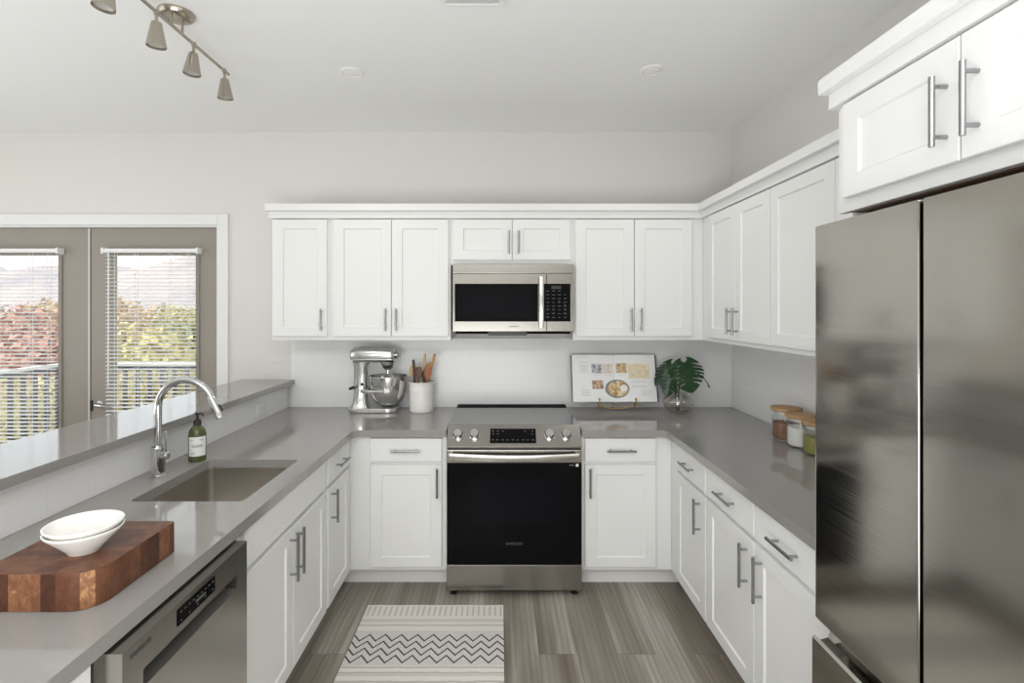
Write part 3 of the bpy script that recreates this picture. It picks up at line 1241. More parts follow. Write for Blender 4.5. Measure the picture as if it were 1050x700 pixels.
# ================================================================== MICROWAVE
MX0, MX1, MY = -.2975, .4575, 3.28
mw = thing('microwave', 'stainless over-the-range microwave under the short wall cabinet', 'microwave', (XM, 3.48, 1.458))
box_obj('body', M_STEELX, mw, MX0, MX1, 3.306, 3.686, 1.460, 1.8785)
box_obj('vent_strip', M_STEELX, mw, MX0, MX1, MY, 3.305, 1.8225, 1.8785, bevel=.004)
box_obj('underside', mat('matt_black_vent', (.006, .006, .006), .8, spec=.1), mw, MX0 + .02, MX1 - .02, 3.30, 3.60, 1.444, 1.4595)
box_obj('vent_flap', M_BLACK, mw, -.075, .165, 3.285, 3.299, 1.434, 1.4595)
mxs = (560.5 - 513) / 540 * MY
md_ = box_obj('door', M_STEELX, mw, MX0, mxs - .0012, MY, 3.305, 1.460, 1.8200, bevel=.003)
box_obj('window', M_GLASSBLK, md_, -.2835, .236, MY - .0022, MY - .0002, 1.522, 1.757)
box_obj('inner_window', M_WINBLK, md_, -.236, .195, MY - .0032, MY - .0023, 1.545, 1.70)
b = BM()
sec = []
for i in range(13):
    t = i / 12
    z = 1.485 + t * .315
    sec.append(((.2545, MY - .030 - .012 * sin(pi * t), z), (.0135, 0, 0), (0, .006, 0)))
add_loft(b, sec, 16, 3.0)
for z in (1.50, 1.785): add_box(b, .246, .263, MY - .032, MY + .0005, z - .010, z + .010, .003)
obj('handle', b, mat('bright_steel'), md_)
b = text_bm('SAMSUNG', .014)
place(b, (1, 0, 0), (0, 0, 1), (.085, MY - .0006, 1.491))
obj('logo', b, M_DARKMARK, md_)
kp = box_obj('keypad_panel', M_STEELX, mw, mxs + .0012, MX1, MY, 3.305, 1.460, 1.8200, bevel=.003)
box_obj('keypad_glass', M_GLASSBLK, kp, .2715, .437, MY - .0022, MY - .0002, 1.522, 1.757)
random.seed(11)
for r_ in range(8):
    for c in range(4):
        x = .295 + c * .036
        z = 1.712 - r_ * .0235
        if r_ == 0 and c == 3: continue
        b = BM()
        w_ = random.choice((.006, .008, .010))
        add_box(b, x - w_, x + w_, MY - .0026, MY - .0023, z - .0016, z + .0016)
        if r_ > 2 and random.random() < .4: add_box(b, x - .003, x + .003, MY - .0026, MY - .0023, z + .004, z + .009)
        obj('key_mark', b, M_DIM, kp)
box_obj('clock_display', mat('clock_display', (0.05, 0.055, 0.06), 0.1), kp, .318, .378, MY - .0028, MY - .0023, 1.724, 1.744)

# ================================================================== DISHWASHER
dw = thing('dishwasher', 'stainless dishwasher under the sink counter with black control display', 'dishwasher', (-1.12, 1.38, 0))
DXF, DY0, DY1 = -.797, 1.110, 1.656
box_obj('tub', M_STEELY, dw, -1.44, -.866, DY0 + .006, DY1 + .06, .1, .868)
box_obj('toe_panel', M_BLACK, dw, -1.40, -.92, DY0 + .006, DY1, 0, .098)
# door with a pocket handle cut into its front
b = BM()
PY0, PY1, PZ0, PZ1 = 1.176, 1.592, .752, .794
out = [(DY0, .105), (DY1, .105), (DY1, .869), (DY0, .869)]
hole = [(PY0, PZ0), (PY1, PZ0), (PY1, PZ1), (PY0, PZ1)]
add_prism(b, out, -.835, DXF, 0, 'x', [hole])
add_box(b, -.8648, -.8352, DY0, DY1, .105, .869)
dd = obj('door', b, M_STEELY, dw)
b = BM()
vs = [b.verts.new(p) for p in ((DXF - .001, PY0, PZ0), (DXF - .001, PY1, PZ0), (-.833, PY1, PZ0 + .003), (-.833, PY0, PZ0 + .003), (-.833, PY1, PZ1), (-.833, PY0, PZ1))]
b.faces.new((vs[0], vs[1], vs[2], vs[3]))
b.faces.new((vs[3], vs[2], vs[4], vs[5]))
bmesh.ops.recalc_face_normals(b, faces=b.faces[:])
obj('pocket_handle', b, mat('painted_pocket_shade', (0.10, 0.095, 0.085), 0.4), dd)  # shade inside the recess put into a dark grey colour
ds = box_obj('control_display', M_GLASSBLK, dd, DXF + .0002, DXF + .0022, 1.300, 1.468, .8135, .8535)
for i in range(9):
    b = BM()
    y = 1.312 + i * .018
    add_box(b, DXF + .0023, DXF + .0026, y - .004, y + .004, .842, .845)
    if i % 2 == 0: add_box(b, DXF + .0023, DXF + .0026, y - .003, y + .003, .821, .824)
    obj('icon', b, M_DIM, ds)
b = BM()
add_box(b, DXF + .0023, DXF + .0026, 1.375, 1.42, .829, .837)
obj('clock_digits', b, M_DIM, ds)
b = text_bm('SAMSUNG', .0150)
place(b, (0, 1, 0), (0, 0, 1), (DXF + .0007, 1.168, .8455))
obj('logo', b, M_DARKMARK, dd)

# ================================================================== REFRIGERATOR
fg = thing('refrigerator', 'tall stainless french-door refrigerator under the deep wall cabinet', 'refrigerator', (1.24, 1.08, 0))
FX = .862
box_obj('body', mat('grey_fridge_side', (0.30, 0.30, 0.30), 0.45, 0.3), fg, .938, XR - .02, .712, 1.452, .03, 1.812)


def slab(x0, x1, y0, y1, z0, z1, ra, rb):
    """fridge door: vertical edges rounded, small rounding on top"""
    b = BM()
    p = [(x1, y0), (x1, y1)] + arc(x0 + rb, y1 - rb, rb, 90, 180, 7) + arc(x0 + ra, y0 + ra, ra, 180, 270, 7)
    add_prism(b, p, z0, z1, .003)
    return b


d_ = obj('door', slab(FX, .936, 1.0855, 1.4555, .757, 1.822, .004, .020), M_FRIDGE, fg, 40)
d2_ = obj('door', slab(FX, .936, .706, 1.0755, .757, 1.822, .020, .004), M_FRIDGE, fg, 40)
b = BM()
add_prism(b, [(FX, .052), (FX, .693), (FX + .006, .700), (FX + .020, .684), (FX + .044, .690), (FX + .060, .742), (FX + .074, .742), (FX + .074, .052)], .706, 1.4555, 0, 'y')
obj('freezer_drawer', b, M_FRIDGE, fg)
box_obj('door_gasket', M_BLACK, fg, .895, .930, 1.0765, 1.0845, .757, 1.818)
for y in (.76, 1.40):
    b = BM()
    add_lathe(b, [(0, 0), (.02, 0), (.02, .03), (0, .03)], (.97, y, 0), 16)
    obj('foot', b, M_BLACK, fg)

# ================================================================== CEILING FITTINGS
# track light
tl = thing('track_light', 'brushed nickel track light with four cone heads on the ceiling', 'track light', (-1.357, 2.21, ZC))
TX, TZ = -1.357, 2.770
b = BM()
add_lathe(b, [(0, -.0002), (.070, -.0002), (.070, -.008), (.062, -.020), (.045, -.025), (0, -.025)], (TX - .002, 2.21, ZC), 40)
obj('canopy', b, M_NICKEL, tl)
for y in (2.172, 2.248):
    b = BM()
    add_tube(b, [(TX, y, ZC - .024), (TX, y, TZ)], .0055, 12)
    obj('rod', b, M_NICKEL, tl)
b = BM()
add_tube(b, [(TX, 1.79, TZ), (TX, 2.63, TZ)], .0072, 14)
obj('rail', b, M_NICKEL, tl)
for i, (y, tx, ty) in enumerate(((1.828, 6, -4), (2.078, 2, 3), (2.333, 3, -2), (2.59, 0, 4))):
    Mh = Matrix.Rotation(radians(tx), 4, 'Y') @ Matrix.Rotation(radians(ty), 4, 'X')
    c = Vector((TX, y, TZ))
    b = BM()
    add_lathe(b, [(0, -.0385), (.017, -.040), (.0195, -.046), (.036, -.128), (.0365, -.134), (.034, -.134), (.033, -.126), (.020, -.060), (0, -.060)], c, 32, Mh)
    h = obj('lamp_head', b, M_NICKEL, tl)
    b = BM()
    add_lathe(b, [(.0062, -.001), (.0062, -.040), (.0, -.040)], c, 12, Mh)
    add_lathe(b, [(0, .010), (.0095, .008), (.0095, -.010), (0, -.012)], c, 12)
    obj('stem', b, M_NICKEL, h)
    b = BM()
    add_lathe(b, [(0, -.118), (.024, -.120), (.0315, -.1255), (.0315, -.122), (0, -.110)], c, 24, Mh)
    obj('bulb', b, M_LAMPGL, h)

for x, y, lab in ((-.777, 2.76, 'round white recessed ceiling light nearer the track light'), (.79, 2.735, 'round white recessed ceiling light nearer the refrigerator')):
    t = thing('recessed_light', lab, 'ceiling light', (x, y, ZC), 'recessed ceiling lights')
    b = BM()
    add_lathe(b, [(.046, -.0003), (.062, -.0003), (.062, -.004), (.055, -.009), (.046, -.006), (.046, -.0003)], (x, y, ZC), 40)
    obj('trim_ring', b, M_TRIMW, t)
    b = BM()
    add_lathe(b, [(0, -.010), (.030, -.008), (.0455, -.004), (.0455, -.0005), (0, -.0005)], (x, y, ZC), 32)
    obj('lens', b, M_CANLENS, t)
    ld_ = bpy.data.lights.new('recessed_lamp', 'SPOT')
    ld_.energy = 9
    ld_.spot_size = radians(150)
    ld_.spot_blend = 0.8
    ld_.shadow_soft_size = 0.045
    ld_.color = (1.0, 0.97, 0.93)
    lo_ = bpy.data.objects.new('recessed_lamp', ld_)
    COL.objects.link(lo_)
    lo_.location = (x, y, ZC - .02)

cv = thing('ceiling_vent', 'small white rectangular air vent in the ceiling', 'air vent', (-.11, 2.06, ZC))
vx0, vx1, vy0, vy1 = -.244, .018, 1.965, 2.160
b = BM()
add_prism(b, [(vx0, vy0), (vx1, vy0), (vx1, vy1), (vx0, vy1)], ZC - .008, ZC - .0003, 0, 'z', [[(vx0 + .022, vy0 + .022), (vx1 - .022, vy0 + .022), (vx1 - .022, vy1 - .022), (vx0 + .022, vy1 - .022)]])
obj('frame', b, M_TRIMW, cv)
b = BM()
for i in range(10):
    y = vy0 + .024 + i * .0148
    vs = [b.verts.new(p) for p in ((vx0 + .02, y, ZC - .0065), (vx1 - .02, y, ZC - .0065), (vx1 - .02, y + .0150, ZC - .0045), (vx0 + .02, y + .0150, ZC - .0045))]
    b.faces.new(vs)
o = obj('slats', b, M_TRIMW, cv)
box_obj('duct', mat('dull_duct', (.55, .55, .55), .8), cv, vx0 + .02, vx1 - .02, vy0 + .02, vy1 - .02, ZC - .0012, ZC - .0003)

# outlet on the half wall
ou = thing('wall_outlet', 'white power outlet on the tile strip behind the sink', 'outlet', (-1.483, 3.262, .98))
box_obj('cover_plate', M_OUT, ou, -1.4838, -1.4785, 3.203, 3.325, .945, 1.021, bevel=.002)
for y in (3.243, 3.285):
    b = BM()
    add_prism(b, rrect(y - .016, y + .016, .968, .998, .010, 5), -1.4784, -1.4765, 0, 'x')
    s_ = obj('socket', b, M_OUT, ou)
    b = BM()
    for dz in (-.006, .006): add_box(b, -1.4764, -1.4760, y - .004, y + .004, .983 + dz - .001, .983 + dz + .001)
    obj('slot', b, M_DARKMARK, s_)

# ================================================================== RUG
b = BM()
rx0, rx1, ry0, ry1 = -.711, .017, 1.20, 2.835
nx, ny = 12, 28
grid = [[b.verts.new((rx0 + (rx1 - rx0) * i / nx, ry0 + (ry1 - ry0) * j / ny, .0065 + .0006 * sin(i * 1.7) * cos(j * .9))) for i in range(nx + 1)] for j in range(ny + 1)]
bot = [[b.verts.new((rx0 + (rx1 - rx0) * i / nx, ry0 + (ry1 - ry0) * j / ny, .0005)) for i in range(nx + 1)] for j in range(ny + 1)]
for j in range(ny):
    for i in range(nx):
        b.faces.new((grid[j][i], grid[j][i + 1], grid[j + 1][i + 1], grid[j + 1][i]))
        b.faces.new((bot[j][i], bot[j + 1][i], bot[j + 1][i + 1], bot[j][i + 1]))
for i in range(nx):
    b.faces.new((grid[0][i], bot[0][i], bot[0][i + 1], grid[0][i + 1]))
    b.faces.new((grid[ny][i + 1], bot[ny][i + 1], bot[ny][i], grid[ny][i]))
for j in range(ny):
    b.faces.new((grid[j + 1][0], bot[j + 1][0], bot[j][0], grid[j][0]))
    b.faces.new((grid[j][nx], bot[j][nx], bot[j + 1][nx], grid[j + 1][nx]))
bmesh.ops.recalc_face_normals(b, faces=b.faces[:])
tag(obj('runner_rug', b, M_RUG), 'cream woven runner rug with dark zigzag band on the plank floor', 'rug')

# ================================================================== COUNTER ITEMS
# faucet
fx, fy = -1.404, 2.16
fc = thing('faucet', 'chrome gooseneck kitchen faucet behind the sink', 'faucet', (fx, fy, ZT))
b = BM()
add_lathe(b, [(0, .0003), (.029, .0003), (.030, .004), (.026, .008), (.0265, .012), (.0265, .115), (.025, .122), (.0150, .124), (0, .124)], (fx, fy, ZT), 32)
obj('body', b, M_CHROME, fc)
b = BM()
R_ = .112
zc = 1.195
pts = [(fx, fy, ZT + .122), (fx, fy, zc - .06), (fx, fy, zc)]
for i in range(1, 15):
    a = pi - i * (pi * .885) / 14
    pts.append((fx + R_ + R_ * cos(a), fy, zc + R_ * sin(a)))
add_tube(b, pts, .0145, 18)
obj('spout', b, M_CHROME, fc)
e1, e0 = Vector(pts[-1]), Vector(pts[-2])
dr = (e1 - e0).normalized()
b = BM()
add_tube(b, [e1 - dr * .004, e1 + dr * .012, e1 + dr * .05, e1 + dr * .088, e1 + dr * .092], [.0150, .0165, .0180, .0200, .0180], 20)
sp = obj('spray_head', b, M_CHROME, fc)
b = BM()
s0 = e1 + dr * .035 + Vector((.0175, 0, .004))
add_loft(b, [(s0 - dr * .0, (0, .006, 0), (.003, 0, 0)), (s0 + dr * .028, (0, .007, 0), (.005, 0, 0)), (s0 + dr * .030, (0, .003, 0), (.002, 0, 0))], 14)
obj('spray_button', b, M_BLACK, sp)
b = BM()
add_tube(b, [(fx + .020, fy - .004, 1.0), (fx + .044, fy - .010, 1.0)], [.0165, .0165], 18)
add_tube(b, [(fx + .044, fy - .010, 1.0), (fx + .049, fy - .011, 1.0)], [.0165, .010], 18)
add_tube(b, [(fx + .036, fy - .009, 1.008), (fx + .037, fy - .011, 1.045), (fx + .040, fy - .014, 1.098)], [.0062, .0055, .0050], 12)
obj('lever', b, M_CHROME, fc)

# soap bottle
sx, sy = -1.372, 2.385
sb = thing('soap_bottle', 'dark green glass soap dispenser with white label beside the faucet', 'soap dispenser', (sx, sy, ZT))
b = BM()
add_lathe(b, [(0, .0004), (.033, .0004), (.036, .004), (.0365, .012), (.0365, .118), (.034, .134), (.026, .148), (.017, .156), (.0145, .160), (.0145, .172), (0, .172)], (sx, sy, ZT), 40)
obj('bottle', b, M_BOTTLE, sb)
b = BM()
add_lathe(b, [(.0155, .158), (.0165, .160), (.0165, .182), (.012, .186), (.006, .188), (.006, .206), (.011, .207), (.012, .217), (0, .219)], (sx, sy, ZT), 24)
add_tube(b, [(sx, sy, ZT + .212), (sx + .030, sy - .016, ZT + .214), (sx + .040, sy - .021, ZT + .207)], [.0065, .0055, .004], 12)
obj('pump', b, M_PUMP, sb)


def patch(bm, cx, cy, r, a0, a1, z0, z1, n=14):
    lo = [bm.verts.new((cx + r * cos(radians(a0 + (a1 - a0) * i / n)), cy + r * sin(radians(a0 + (a1 - a0) * i / n)), z0)) for i in range(n + 1)]
    hi = [bm.verts.new((v.co.x, v.co.y, z1)) for v in lo]
    for i in range(n): bm.faces.new((lo[i], lo[i + 1], hi[i + 1], hi[i]))


aim = math.degrees(math.atan2(-sy, -sx))
b = BM()
patch(b, sx, sy, .0369, aim - 62, aim + 62, ZT + .026, ZT + .112)
lb = obj('label', b, M_LABEL, sb)
b = BM()
# faint lines of small print and one larger line, unreadable at this size
for z, a0, a1, h in ((.100, 10, 40, .0022), (.096, 16, 40, .0016), (.040, -44, -14, .0022), (.0355, -44, -20, .0016), (.098, -44, -26, .002)):
    patch(b, sx, sy, .0371, aim + a0, aim + a1, ZT + z - h / 2, ZT + z + h / 2, 6)
for i in range(11):
    a = -34 + i * 6.4
    patch(b, sx, sy, .0371, aim + a, aim + a + 3.4, ZT + .066, ZT + .066 + (.010 if i % 3 else .013), 2)
obj('label_print', b, M_GREYMARK, lb)

# cutting board with bowls
b = BM()
add_prism(b, arc(-.916 - .062, 1.185 + .062, .062, -90, 0, 9) + arc(-.916 - .010, 1.487 - .010, .010, 0, 90, 4) + arc(-1.190 + .03, 1.487 - .03, .03, 90, 180, 6) + arc(-1.190 + .05, 1.185 + .05, .05, 180, 270, 8), ZT + .0005, 1.000, 0)
es = [e for e in b.edges if abs(e.verts[0].co.z - e.verts[1].co.z) < 1e-6]
bmesh.ops.bevel(b, geom=es, offset=.003, segments=2, profile=.5, affect='EDGES')
tag(obj('cutting_board', b, M_BOARD), 'thick end-grain wooden butcher block on the sink counter', 'cutting board')


def bowl(z, r, h, inner, lab):
    b = BM()
    c = (-1.027, 1.300, z)
    prof = [(0, .0), (.033, .0), (.0345, .003), (.039, .009), (.060, .031), (.0775, .0485), (.082, .0540), (.0823, .0570), (.0805, .0582), (.0775, .0570)] + inner
    add_lathe(b, [(a * r / .082, z_) for a, z_ in prof], c, 56)
    tag(obj('bowl', b, M_PORC, None, 60), lab, 'bowl', 'stacked bowls on the cutting board')


bowl(1.0008, .082, .058, [(.073, .0495), (.056, .0325), (.040, .0145), (.030, .0092), (0, .0090)], 'white ceramic bowl standing on the wooden board')
bowl(1.0136, .082, .058, [(.071, .0500), (.058, .0425), (.040, .0375), (.020, .0360), (0, .0358)], 'shallow white ceramic bowl nested on top of the other bowl')

# stand mixer
mx, my = -.86, 3.545
sm = thing('stand_mixer', 'silver bowl-lift stand mixer on the back counter', 'stand mixer', (mx, my, ZT))
b = BM()
pts = rrect(-1.034, -.700, my - .085, my + .085, .075, 8)
add_prism(b, pts, ZT + .004, ZT + .030, .008)
base_ = obj('base', b, M_SILVER, sm, 50)
b = BM()
for x in (-.99, -.74):
    for y in (my - .05, my + .05):
        add_lathe(b, [(0, 0), (.014, 0), (.014, .005), (0, .005)], (x, y, ZT + .0003), 12)
obj('rubber_pad', b, M_BLACK, base_)
b = BM()
sec = [((-.955, my, ZT + .028), (.068, 0, 0), (0, .070, 0)), ((-.958, my, ZT + .06), (.050, 0, 0), (0, .056, 0)), ((-.957, my, ZT + .12), (.046, 0, 0), (0, .050, 0)),
       ((-.955, my, ZT + .22), (.044, 0, 0), (0, .048, 0)), ((-.952, my, ZT + .30), (.047, 0, 0), (0, .052, 0)), ((-.950, my, ZT + .335), (.062, 0, 0), (0, .060, 0))]
add_loft(b, sec, 28, 2.8)
obj('column', b, M_SILVER, sm, 60)
b = BM()
sec = []
for x, hz, hy, zc_ in ((-1.022, .010, .018, 1.292), (-1.018, .034, .048, 1.292), (-.995, .048, .060, 1.294), (-.95, .054, .066, 1.295), (-.87, .055, .067, 1.295),
                       (-.79, .052, .064, 1.294), (-.745, .046, .058, 1.293), (-.732, .038, .048, 1.292), (-.728, .012, .02, 1.292)):
    sec.append(((x, my, zc_), (0, hy, 0), (0, 0, hz)))
add_loft(b, sec, 32, 2.7)
hd = obj('motor_head', b, M_SILVER, sm, 60)
b = BM()
add_box(b, -1.012, -.735, my - .069, my + .069, 1.262, 1.268, .002)
obj('trim_band', b, M_CHROME, hd)
b = BM()
add_lathe(b, [(.021, 0), (.023, .003), (.023, .022), (.018, .026), (0, .027)], (-.731, my, 1.292), 24, Matrix.Rotation(radians(90), 4, 'Y'))
add_tube(b, [(-.712, my, 1.292), (-.688, my - .004, 1.292)], [.011, .013], 14)
obj('hub_cap', b, M_CHROME, hd)
b = BM()
add_lathe(b, [(.048, 0), (.046, -.018), (.034, -.040), (.022, -.052), (.012, -.056), (.012, -.080), (0, -.080)], (-.775, my, 1.247), 28)
obj('planetary', b, M_CHROME, hd)
b = BM()
bx, bz = -.773, .952
for k in range(6):
    a = k * pi / 6
    pts = []
    for i in range(17):
        t = i / 16 * pi
        rr = .052 * sin(t) ** .8
        pts.append((bx + cos(a) * rr * (1 if i <= 16 else -1), my + sin(a) * rr, 1.17 - .15 * (1 - cos(t)) / 2))
    add_tube(b, pts, .0014, 6)
    add_tube(b, [(2 * bx - p[0], 2 * my - p[1], p[2]) for p in pts], .0014, 6)
obj('whisk', b, M_CHROME, sm)
b = BM()
rb = .126
prof = [(0, 0), (.045, .0), (.052, .006), (.082, .020), (.108, .055), (.120, .10), (.1245, .15), (rb, .197), (rb + .003, .199), (rb + .002, .202), (rb - .003, .201),
        (.1215, .15), (.117, .10), (.105, .058), (.080, .024), (.045, .006), (0, .005)]
add_lathe(b, prof, (bx, my, bz), 48)
bw = obj('mixing_bowl', b, M_BOWLST, sm, 50)
b = BM()
for sgn in (-1, 1):
    add_tube(b, [(-.935, my + sgn * .050, 1.055), (-.90, my + sgn * .095, 1.060), (-.85, my + sgn * .122, 1.062), (-.775, my + sgn * .130, 1.062)], [.014, .013, .011, .010], 12)
obj('bowl_arm', b, M_SILVER, sm)
b = BM()
add_tube(b, [(-.985, my - .048, 1.075), (-.995, my - .075, 1.080)], .007, 10)
add_tube(b, [(-1.012, my - .076, 1.073), (-.978, my - .076, 1.087)], .0095, 12)
obj('lift_lever', b, M_BLACK, sm)
b = BM()
add_lathe(b, [(0, .006), (.011, .005), (.012, 0), (0, 0)], (-.935, my - .049, 1.10), 14, Matrix.Rotation(radians(90), 4, 'X'))
obj('speed_knob', b, M_BLACK, sm)
sm.location.x += .018

# utensil crock
cx_, cy_ = -.530, 3.535
b = BM()
prof = [(0, .0004), (.074, .0004), (.079, .006), (.080, .02), (.0805, .09), (.0800, .135), (.0835, .142), (.0835, .150), (.080, .156), (.080, .185), (.084, .192), (.084, .199), (.079, .201), (.075, .197), (.0735, .03), (0, .02)]
add_lathe(b, prof, (cx_, cy_, ZT), 48)
tag(obj('utensil_crock', b, M_CROCK, None, 40), 'white ribbed ceramic crock beside the range', 'crock')


def utensil(name, mt, foot, tip, kind, lab):
    b = BM()
    p0 = Vector((cx_ + foot[0], cy_ + foot[1], ZT + .042))
    p1 = Vector((cx_ + tip[0], cy_ + tip[1], tip[2]))
    d = (p1 - p0).normalized()
    L = (p1 - p0).length
    side = d.cross(Vector((0, 1, 0))).normalized()
    fw = side.cross(d).normalized()
    if kind == 'handle':         # the handle end points up
        add_tube(b, [p0, p0 + d * L * .6, p0 + d * L * .9, p1 - d * .004, p1], [.0060, .0075, .0095, .0095, .006], 12)
    else:
        w = {'spoon': .023, 'spatula': .024, 'ladle': .030}[kind]
        hl = {'spoon': .075, 'spatula': .090, 'ladle': .065}[kind]
        add_tube(b, [p0, p0 + d * (L - hl + .006)], [.0055, .0065], 12)
        secs = []
        for i in range(9):
            t = i / 8
            if kind == 'spatula': ww = w * (.30 + .70 * min(1, t * 2.2)) * (1 if t < .95 else .82)
            else: ww = w * max(.18, sin(pi * (.10 + .84 * t)) ** .8)
            th = .0045 if kind == 'spatula' else .0045 + .004 * sin(pi * t)
            secs.append((p0 + d * (L - hl + hl * t), side * ww, fw * th))
        add_loft(b, secs, 20, 2.2)
    tag(obj(name, b, mt, None, 60), lab, 'kitchen utensil', 'wooden utensils in the crock')


utensil('wooden_spoon', M_WOOD_B, (.015, .01), (.020, .022, 1.298), 'handle', 'pale wooden spoon handle, the tallest at the middle of the crock')
utensil('wooden_spoon', M_WOOD_A, (-.01, .0), (.092, .008, 1.300), 'handle', 'golden wooden handle leaning out toward the range')
utensil('wooden_spoon', M_WOOD_C, (-.035, .0), (-.052, -.010, 1.262), 'handle', 'thin dark brown handle standing near the mixer side of the crock')
utensil('wooden_spatula', M_WOOD_C, (-.012, -.038), (-.014, -.040, 1.215), 'spatula', 'dark walnut spatula blade at the front of the crock')
utensil('wooden_spoon', M_WOOD_C, (.018, -.012), (.026, -.020, 1.198), 'spoon', 'small dark walnut spoon bowl beside the dark spatula')
utensil('wooden_spatula', M_WOOD_D, (.034, -.034), (.052, -.038, 1.214), 'spatula', 'reddish wooden spatula on the range side of the crock')
utensil('wooden_spoon', M_WOOD_B, (-.020, .030), (-.070, .026, 1.218), 'spoon', 'pale wooden spoon at the edge of the crock nearest the mixer')
utensil('wooden_spoon', M_WOOD_A, (.030, .036), (.050, .040, 1.240), 'spoon', 'honey coloured wooden spoon behind the reddish spatula')

# cookbook on a brass easel
bkx0, bkx1 = .488, 1.066
bz0, bz1 = .975, 1.283
by0, by1 = 3.545, 3.620
ubk = Vector((0, by1 - by0, bz1 - bz0))
Hh = ubk.length
ubk.normalize()
nbk = Vector((0, -ubk.z, ubk.y))
rbk = Vector((1, 0, 0))


def bp(u, v, n=0.0):
    """u across 0..1, v down 0..1 on the open spread, n out of the page"""
    return Vector((bkx0, by0, bz0)) + rbk * (u * (bkx1 - bkx0)) + ubk * ((1 - v) * Hh) + nbk * n


bk = thing('cookbook', 'open cookbook with food photographs propped on the brass easel', 'book', ((bkx0 + bkx1) / 2, (by0 + by1) / 2, bz0))


def plate_bm(u0, u1, v0, v1, n0, n1):
    b = BM()
    c = [(u0, v1), (u1, v1), (u1, v0), (u0, v0)]
    lo = [b.verts.new(bp(u, v, n0)) for u, v in c]
    hi = [b.verts.new(bp(u, v, n1)) for u, v in c]
    b.faces.new(lo[::-1])
    b.faces.new(hi)
    for i in range(4): b.faces.new((lo[i], lo[(i + 1) % 4], hi[(i + 1) % 4], hi[i]))
    bmesh.ops.recalc_face_normals(b, faces=b.faces[:])
    return b


obj('cover', plate_bm(-.009, 1.003, -.004, 1.004, -.004, 0), M_NAVY, bk)


def page_h(u):
    s = abs(u - .5) * 2
    return .004 + .012 * (1 - (2 * s - 1) ** 2) * (1 if s > .02 else .3) * .8 + .001


def page_bm(u0, u1):
    b = BM()
    n = 14
    rows = []
    for v in (1.0, 0.0):
        rows.append(([b.verts.new(bp(u0 + (u1 - u0) * i / n, v, .0002)) for i in range(n + 1)], [b.verts.new(bp(u0 + (u1 - u0) * i / n, v, page_h(u0 + (u1 - u0) * i / n))) for i in range(n + 1)]))
    (l0, h0), (l1, h1) = rows
    for i in range(n):
        b.faces.new((h0[i], h0[i + 1], h1[i + 1], h1[i]))
        b.faces.new((l0[i], l1[i], l1[i + 1], l0[i + 1]))
        b.faces.new((l0[i], l0[i + 1], h0[i + 1], h0[i]))
        b.faces.new((h1[i], h1[i + 1], l1[i + 1], l1[i]))
    b.faces.new((l0[0], h0[0], h1[0], l1[0]))
    b.faces.new((h0[n], l0[n], l1[n], h1[n]))
    bmesh.ops.recalc_face_normals(b, faces=b.faces[:])
    return b


pgl = obj('page', page_bm(.002, .4995), M_PAGE, bk, 60)
pgr = obj('page', page_bm(.5005, .984), M_PAGE, bk, 60)


def print_patch(bm, u0, u1, v0, v1, lift=.0006, n=6):
    a = [bm.verts.new(bp(u0 + (u1 - u0) * i / n, v1, page_h(u0 + (u1 - u0) * i / n) + lift)) for i in range(n + 1)]
    c = [bm.verts.new(bp(u0 + (u1 - u0) * i / n, v0, page_h(u0 + (u1 - u0) * i / n) + lift)) for i in range(n + 1)]
    for i in range(n): bm.faces.new((a[i], a[i + 1], c[i + 1], c[i]))


def print_disc(bm, uc, vc, ru, rv, lift=.0006, n=24):
    c = bm.verts.new(bp(uc, vc, page_h(uc) + lift))
    ring = [bm.verts.new(bp(uc + ru * cos(2 * pi * i / n), vc - rv * sin(2 * pi * i / n), page_h(uc + ru * cos(2 * pi * i / n)) + lift)) for i in range(n)]
    for i in range(n): bm.faces.new((c, ring[i], ring[(i + 1) % n]))


def food_mat(name, a, b, c, scale):
    m = mat(name, a, 0.6)
    g = G(m)
    g.color(g.ramp(g.noise(g.pos(), scale, 3, .6), [(.3, a), (.5, b), (.68, c)]))
    return m


PH = [
    ('photo', pgl, (.229, .353, .19, .397), food_mat('photo_grey_pans', (.10, .10, .11), (.45, .45, .47), (.75, .74, .72), 60)),
    ('photo', pgl, (.362, .486, .19, .397), food_mat('photo_cream_batter', (.62, .42, .22), (.74, .66, .58), (.80, .78, .77), 50)),
    ('photo', pgr, (.520, .646, .18, .39), food_mat('photo_golden_crust', (.20, .12, .07), (.62, .44, .20), (.72, .66, .58), 60)),
    ('photo', pgr, (.660, .914, .19, .508), food_mat('photo_pale_dough', (.62, .60, .62), (.80, .68, .44), (.86, .78, .58), 30)),
    ('photo', pgl, (.229, .362, .55, .73), food_mat('photo_brown_crumb', (.14, .08, .06), (.50, .32, .20), (.72, .60, .48), 60)),
]
for nm, pg, (u0, u1, v0, v1), m_ in PH:
    b = BM()
    print_patch(b, u0, u1, v0, v1)
    obj(nm, b, m_, pg)
b = BM()
print_disc(b, .660, .3525, .10, .105, .0012)
obj('photo', b, food_mat('photo_pie_crust', (.70, .50, .22), (.82, .66, .36), (.88, .78, .52), 45), pgr) if False else b.free()
